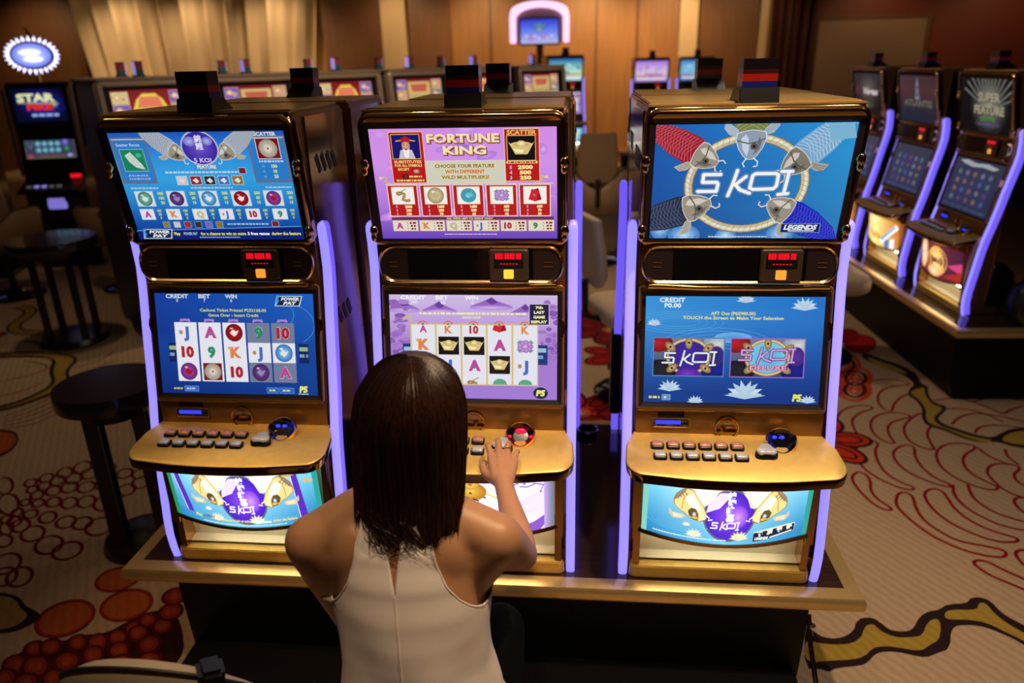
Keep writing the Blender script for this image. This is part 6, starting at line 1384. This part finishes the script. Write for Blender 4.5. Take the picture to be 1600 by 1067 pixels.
branch(ZA, [(215, 250), (240, 235), (330, 270), (450, 310), (510, 350), (530, 400), (570, 410), (565, 450), (600, 500), (670, 515), (650, 550), (612, 580), (650, 610), (740, 640), (820, 665), (900, 680), (940, 660), (1000, 630), (1120, 630), (1120, 740), (1000, 725), (930, 700), (830, 705), (740, 680), (650, 640), (560, 620), (530, 570), (540, 530), (500, 480), (460, 460), (470, 425), (500, 400), (440, 350), (350, 320), (240, 275)],
       [[(472, 450), (490, 430), (553, 415), (548, 450), (590, 508), (645, 522), (630, 545), (598, 570), (600, 595), (640, 622), (740, 655), (820, 680), (900, 690), (890, 705), (820, 695), (740, 668), (650, 628), (575, 610), (552, 575), (560, 535), (520, 480)], [(235, 255), (300, 275), (420, 318), (470, 350), (420, 340), (300, 305)], [(940, 690), (1000, 650), (1110, 640), (1110, 720), (1000, 712)]])
def blob(z, x, y, rx, ry, col, edge=None, t=.014, rot=0., seg=22):
    ca, sa = math.cos(rot), math.sin(rot)
    P = FP(z, [(x+rx*math.cos(2*PI*i/seg)*ca-ry*math.sin(2*PI*i/seg)*sa, y+rx*math.cos(2*PI*i/seg)*sa+ry*math.sin(2*PI*i/seg)*ca) for i in range(seg)])
    if col: fc.poly(P, col)
    if edge: fc.stroke(P, t, edge, True)
blob(ZA, 215, 190, 78, 48, (160, 24, 20), (90, 12, 12)); blob(ZA, 150, 150, 60, 40, (130, 20, 18))
for r, w in ((78, .03), (52, .026), (26, .02)):
    for x, y in ((185, 430), (130, 300), (190, 370), (40, 420)): blob(ZA, x, y, r, r*.72, None, (178, 62, 34) if r != 52 else (70, 20, 18), w)
# left: growing rows of red rings
for row in ([(150, 735, 32, 17), (228, 712, 36, 20), (318, 686, 40, 24), (405, 660, 46, 27), (492, 634, 48, 28)], [(160, 768, 30, 16), (216, 750, 34, 18), (282, 724, 38, 22), (362, 715, 42, 24), (440, 690, 46, 25), (520, 668, 48, 26)], [(182, 795, 34, 18), (262, 775, 38, 22), (340, 757, 42, 25), (424, 757, 46, 24), (512, 740, 48, 26)],
            [(124, 832, 26, 15), (188, 835, 32, 18), (262, 830, 38, 22), (340, 834, 42, 25), (424, 828, 46, 27), (520, 834, 62, 36)], [(85, 880, 28, 17), (150, 888, 36, 20), (234, 905, 44, 26), (324, 928, 50, 28), (404, 934, 50, 28), (486, 950, 70, 40)], [(30, 915, 30, 17), (100, 945, 48, 30), (160, 985, 60, 36), (240, 1040, 70, 42), (330, 1068, 76, 40)], [(20, 750, 44, 40), (40, 840, 52, 50), (30, 960, 34, 30), (70, 925, 36, 22), (20, 1020, 40, 30)], [(560, 810, 40, 22), (620, 770, 44, 26), (690, 735, 44, 26), (690, 690, 44, 22), (610, 690, 40, 22)]):
    for x, y, rx, ry in row: blob(ZC, x, y, rx, ry, None, DRED, .015, -.3)
for x, y, rx, ry in ((30, 240, 70, 44), (90, 300, 62, 42), (20, 300, 60, 40)): blob(ZD, x, y, rx, ry, None, DRED, .015, -.4)
area(ZC, [(-60, 470), (40, 475), (85, 490), (95, 530), (60, 580), (0, 610), (-60, 620)], (60, 26, 16)); area(ZC, [(-60, 482), (38, 486), (78, 500), (84, 530), (50, 572), (-10, 598), (-60, 606)], ORA)
branch(ZC, [(-80, 100), (60, 95), (170, 90), (340, 100), (390, 130), (330, 190), (350, 225), (300, 290), (190, 330), (60, 375), (-80, 400), (-80, 370), (60, 345), (170, 300), (260, 250), (235, 185), (265, 130), (180, 120), (60, 122), (-80, 125)], [[(-80, 108), (60, 104), (170, 100), (335, 108), (372, 130), (312, 190), (330, 225), (285, 280), (185, 318), (60, 363), (-80, 386), (60, 357), (180, 310), (280, 250), (258, 188), (285, 130), (180, 110), (60, 112)]])
for k in range(5): line(ZC, [(10, 470-14*k), (150, 455-22*k), (300, 390-24*k)], .010, DRED)
for pts in ([(0, 240), (90, 220), (180, 200), (240, 170), (210, 150), (120, 140)], [(0, 310), (100, 290), (200, 250)], [(380, 170), (440, 150), (520, 120), (560, 90)], [(400, 200), (480, 170), (560, 140)], [(-10, 60), (100, 40), (220, 50), (250, 10)]): line(ZC, pts, .012, DRED)
# lower left: large filled ovals and clusters of small ones
for x, y, rx, ry, ro in ((300, 495, 150, 80, -.35), (585, 432, 130, 72, -.28), (545, 312, 112, 56, -.26)): blob(ZD, x, y, rx, ry, (52, 18, 12), None, 0, ro, 36); blob(ZD, x, y, rx*.92, ry*.88, ORA, (128, 36, 22), .014, ro, 36)
R = random.Random(3)
area(ZD, [(20, 700), (110, 640), (180, 600), (290, 600), (380, 570), (500, 560), (600, 500), (700, 460), (780, 450), (840, 500), (860, 700), (600, 800), (0, 820)], (46, 18, 14))
for x, y, rx, ry in ((160, 632, 48, 32), (235, 624, 50, 34), (360, 605, 46, 34), (452, 602, 48, 36), (545, 578, 46, 32), (620, 540, 44, 32), (685, 500, 42, 30), (752, 528, 46, 32), (72, 706, 60, 42), (165, 716, 66, 46), (310, 690, 60, 40), (430, 660, 50, 38), (552, 640, 48, 36), (690, 612, 54, 38), (640, 560, 46, 34), (790, 462, 56, 36), (810, 390, 58, 36), (560, 705, 60, 42), (440, 740, 58, 40), (690, 690, 56, 40), (20, 770, 60, 40), (120, 790, 60, 40), (250, 770, 56, 40)):
    blob(ZD, x, y, rx, ry, (126, 40, 26), (74, 16, 14), .012, -.3); blob(ZD, x, y, rx*.5, ry*.5, (140, 58, 34), None, 0, -.3, 14)
area(ZD, [(-80, 370), (40, 375), (100, 400), (110, 430), (180, 465), (190, 490), (150, 520), (60, 560), (-80, 565)], DK); area(ZD, [(-80, 385), (35, 390), (80, 412), (90, 445), (140, 480), (60, 540), (-80, 548)], (150, 120, 62))
# elsewhere: the same motifs continue over the floor
def W(x, y): return (x-X0, y-Y0)
def petals(cx, cy, r, col, col2, n=7):
    x, y = W(cx, cy)
    for k in range(n):
        a = 2*PI*k/n; fc.ell(x+math.cos(a)*r*.62, y+math.sin(a)*r*.62, r*.40, r*.27, col, col, rot=a, n=16, rings=1); fc.ring(x+math.cos(a)*r*.62, y+math.sin(a)*r*.62, r*.40, r*.27, r*.07, col2, rot=a, n=18)
        fc.ring(x+math.cos(a)*r*.62, y+math.sin(a)*r*.62, r*.24, r*.14, r*.05, col2, rot=a, n=14)
    fc.ell(x, y, r*.26, r*.26, (190, 170, 130), col, n=14, rings=2)
petals(.42, 1.35, .34, (186, 44, 30), (60, 16, 16)); petals(.30, 2.0, .30, (176, 36, 28), (60, 16, 16)); petals(.62, 2.9, .3, (150, 30, 26), (60, 16, 16)); petals(1.55, 1.75, .30, (180, 50, 30), (60, 16, 16)); petals(.2, 3.6, .34, (150, 30, 26), (50, 14, 14))
R = random.Random(21)
def arcs(cx, cy, s, rot, col=RED, n=4):
    for k in range(n):
        a0 = rot+.25*k; x, y = W(cx+math.cos(rot)*.16*s*k, cy+math.sin(rot)*.16*s*k)
        P = [(x+s*(.30+.04*k)*math.cos(a0+t)*(1 if j == 0 else .68), y+s*(.30+.04*k)*math.sin(a0+t)*(1 if j == 0 else .68)) for j, ts in ((0, [i*.2 for i in range(11)]), (1, [2-i*.2 for i in range(11)])) for t in ts]
        fc.stroke(smooth_pts(P, True, 1), .012, col, True)
for k in range(90):
    x, y = R.uniform(-7, 7), R.uniform(-2.5, 12)
    if (-2.6 < x < -1.0 and -1.2 < y < 1.8) or (1.0 < x < 3.2 and -1.2 < y < 2.2) or (-1.3 < x < 1.3 and -.2 < y < 1.0): continue
    t = R.random()
    if t < .55: arcs(x, y, R.uniform(.8, 1.3), R.uniform(0, 6.28), R.choice((RED, DRED)))
    elif t < .8: petals(x, y, R.uniform(.2, .36), R.choice(((160, 30, 24), ORA, (120, 30, 24))), (50, 16, 14))
    else:
        P = [W(x, y)]
        a = R.uniform(0, 6.28)
        for i in range(7): a += R.uniform(-.9, .9); P.append((P[-1][0]+.22*math.cos(a), P[-1][1]+.22*math.sin(a)))
        P = smooth_pts(P, False); fc.stroke(P, .11, DK); fc.stroke(P, .07, YEL)
fl_o = link('floor', fc.mesh('floor', M['carpet'])); tag(fl_o, kind='structure')

# ------------------------------------------------------------------ room
M['wall_wood'] = mat('warm_wood_panel_wall', (.27, .13, .045), 0, .5, noise=(3, .12, (6, 6, .5)))
M['wall_dark'] = mat('dark_brown_wall', (.13, .055, .022), 0, .5, noise=(3, .12, (6, 6, .5)))
M['wall_red'] = mat('dark_red_wall', (.16, .03, .015), 0, .55)
M['pilaster'] = mat('pale_pilaster', (.52, .40, .25), 0, .5); M['ceil'] = mat('ceiling_paint', (.22, .17, .12), 0, .7)
M['curtain'] = mat('gold_beige_curtain', (.46, .33, .19), 0, .6); M['drape'] = mat('dark_drape', (.06, .015, .012), 0, .7); M['wb'] = mat('taupe_panel', (.26, .17, .12), 0, .5)
RH = 3.5
def slab(name, x0, x1, y0, y1, z0, z1, m, bevel=0): mb = MB(); mb.box(x0, x1, y0, y1, z0, z1); return tag(mb.build(name, [M[m]], bevel=bevel), kind='structure')
YW = 13.2
slab('wall_back', X0, X1, YW, YW+.2, 0, RH, 'wall_wood'); slab('wall_left', X0-.2, X0, Y0, YW+.2, 0, RH, 'wall_dark'); slab('wall_right', X1, X1+.2, Y0, YW+.2, 0, RH, 'wall_red'); slab('ceiling', X0, X1, Y0, YW+.2, RH, RH+.15, 'ceil')
slab('wall_front', X0, X1, Y0-.2, Y0, 0, RH, 'wall_dark')
def wx(px, y=YW, py=40): d = ray(px, py); return (CAM+d*((y-CAM.y)/d.y)).x
n = [0]
def trim(px0, px1, d, m, z1=RH, z0=0): n[0] += 1; slab('trim_%d' % n[0], wx(px0), wx(px1), YW-d, YW, z0, z1, m, .01)
trim(-40, 128, .10, 'wall_dark'); trim(506, 598, .10, 'wall_dark'); trim(600, 638, .22, 'pilaster'); trim(640, 704, .10, 'wall_dark'); trim(1060, 1088, .22, 'pilaster'); trim(1092, 1182, .10, 'wall_dark'); trim(1184, 1196, .2, 'pilaster'); trim(1268, 1700, .10, 'wall_red')
for px in (766, 932, 996): n[0] += 1; slab('trim_%d' % n[0], wx(px)-.02, wx(px)+.02, YW-.03, YW, 0, RH, 'wall_dark')
def curtain(name, lb, px0, px1, m, folds, taper, depth, gr=None):
    xa, xb = wx(px0), wx(px1); mb = MB(); N = folds*10; Ls = []; R = random.Random(folds)
    ph = [R.uniform(-.5, .5) for _ in range(folds+2)]
    for z in (.03, .8, 1.6, 2.4, 3.2, RH-.06):
        L = []
        for i in range(N+1):
            u = i/N; k = u*folds; j = int(k); p = ph[j]*(1-(k-j))+ph[j+1]*(k-j)
            x = xa+(xb-xa)*u; x += (taper*(1-2*u))*(RH-z)/RH*.5; L.append((x, YW-.28-depth*math.sin(2*PI*(k+p*.5))-depth*.35*math.sin(4*PI*k+p*4), z))
        Ls.append(L)
    mb.loops(Ls, 0, close=False); o = mb.build(name, [M[m]], smooth=80); sm = o.modifiers.new('thickness', 'SOLIDIFY'); sm.thickness = .012; tag(o, lb, 'curtain', gr); return o
curtain('curtain', 'pleated gold-beige full-height curtain behind the receding row of machines', 128, 506, 'curtain', 11, .9, .13)
curtain('drape', 'dark red pleated drape at the right end of the far wall beside the taupe panel', 1198, 1266, 'drape', 5, .1, .06)
q0, q1 = wx(1268), wx(1446); t = thing('wall_panel', 'large plain taupe rectangular panel in a dark frame on the far wall at right', 'panel', ((q0+q1)/2, YW-.2, 0))
w = (q1-q0)/2; mb = MB(); mb.box(-w+.06, w-.06, -.02, .03, .5, 2.50); mb.build('panel_face', [M['wb']], t)
mb = MB(); rr_ = lambda k, y: [(-w+k, y, .44+k), (w-k, y, .44+k), (w-k, y, 2.56-k), (-w+k, y, 2.56-k)]; mb.loops([rr_(0, .05), rr_(0, -.04), rr_(.065, -.04), rr_(.065, -.015)], 0); mb.build('frame', [M['wall_dark']], t)

# ------------------------------------------------------------------ light
def lamp(kind, name, loc, power, col, size=.1, aim=None, spot=None, blend=.6, spread=None):
    ld = bpy.data.lights.new(name, kind); ld.energy = power; ld.color = col; o = bpy.data.objects.new(name, ld); C.objects.link(o); o.location = loc
    if kind == 'AREA': ld.size = size
    else: ld.shadow_soft_size = size
    if kind == 'SPOT': ld.spot_size = math.radians(spot); ld.spot_blend = blend
    if aim is not None: o.rotation_euler = (Vector(aim)-Vector(loc)).to_track_quat('-Z', 'Y').to_euler()
    return o
WARM = (1.0, .71, .42)
# ceiling downlights of the room
lamp('SPOT', 'downlight', (.95, -.75, 3.4), 230, WARM, .06, (.75, -.1, .9), 60, .8)
lamp('SPOT', 'downlight', (.0, -1.1, 3.4), 110, WARM, .06, (.0, -.55, 1.0), 50, .8)
lamp('SPOT', 'downlight', (2.3, -.2, 3.4), 105, (1, .80, .60), .08, (2.2, .3, 0), 80, .9)
lamp('SPOT', 'downlight', (3.0, -1.6, 3.4), 70, (1, .80, .60), .08, (2.2, -.6, 0), 80, .9)
lamp('SPOT', 'downlight', (-2.2, .5, 3.4), 28, WARM, .08, (-1.9, .4, 0), 80, .9)
lamp('SPOT', 'downlight', (-1.55, -.95, 3.4), 75, (1, .62, .25), .05, (-1.0, -.1, .9), 34, .8)
lamp('SPOT', 'downlight', (.3, 3.6, 3.4), 170, WARM, .08, (.4, 3.6, 0), 90, .9)
lamp('SPOT', 'downlight', (-3.4, 3.0, 3.4), 42, WARM, .08, (-3.4, 3.0, 0), 90, .9)
lamp('SPOT', 'downlight', (-1.2, 3.6, 3.4), 120, WARM, .08, (-2.0, 4.2, 1.8), 100, .9)
lamp('SPOT', 'downlight', (.6, 5.4, 3.4), 90, WARM, .08, (-.5, 5.8, 1.8), 90, .9)
for x, e in ((-10.4, 110), (-1.6, 230), (.4, 380), (1.9, 260), (3.3, 70), (-3.2, 130), (5.6, 60), (7.6, 50)): lamp('SPOT', 'wall_washer', (x, YW-1.6, 3.4), e*.85, (1, .62, .28), .08, (x, YW, 1.6), 100, .9)
for x, e in ((-8.7, 130), (-8.1, 60), (-6.6, 60), (-5.4, 130), (-4.8, 60)): lamp('SPOT', 'curtain_uplight', (x, YW-.75, .5), e*1.1, (1, .70, .36), .08, (x, YW-.2, 3.0), 70, .9)
for x in (-8.4, -7.0, -5.4): lamp('SPOT', 'curtain_downlight', (x, YW-1.2, 3.4), 105, (1, .72, .42), .08, (x, YW-.2, 1.6), 110, .9)
# unseen point lights added so that glints run along the polished edges
for x, y in ((-.6, 1.6), (.2, 1.7), (.75, 1.5), (1.2, 1.7), (1.7, 1.4)): lamp('POINT', 'glint_light', (x, y, 3.3), 7, (1, .82, .6), .05)
wd = bpy.data.worlds.new('world'); SC.world = wd; wd.use_nodes = True; wd.node_tree.nodes['Background'].inputs[0].default_value = (.05, .035, .03, 1); wd.node_tree.nodes['Background'].inputs[1].default_value = .15
vs = SC.view_settings; vs.view_transform = 'Standard'; vs.look = 'None'; vs.exposure = 0.0; vs.gamma = 1.0; vs.use_curve_mapping = False
try: SC.cycles.use_denoising = True; SC.cycles.max_bounces = 8; SC.cycles.sample_clamp_indirect = 6
except Exception: pass
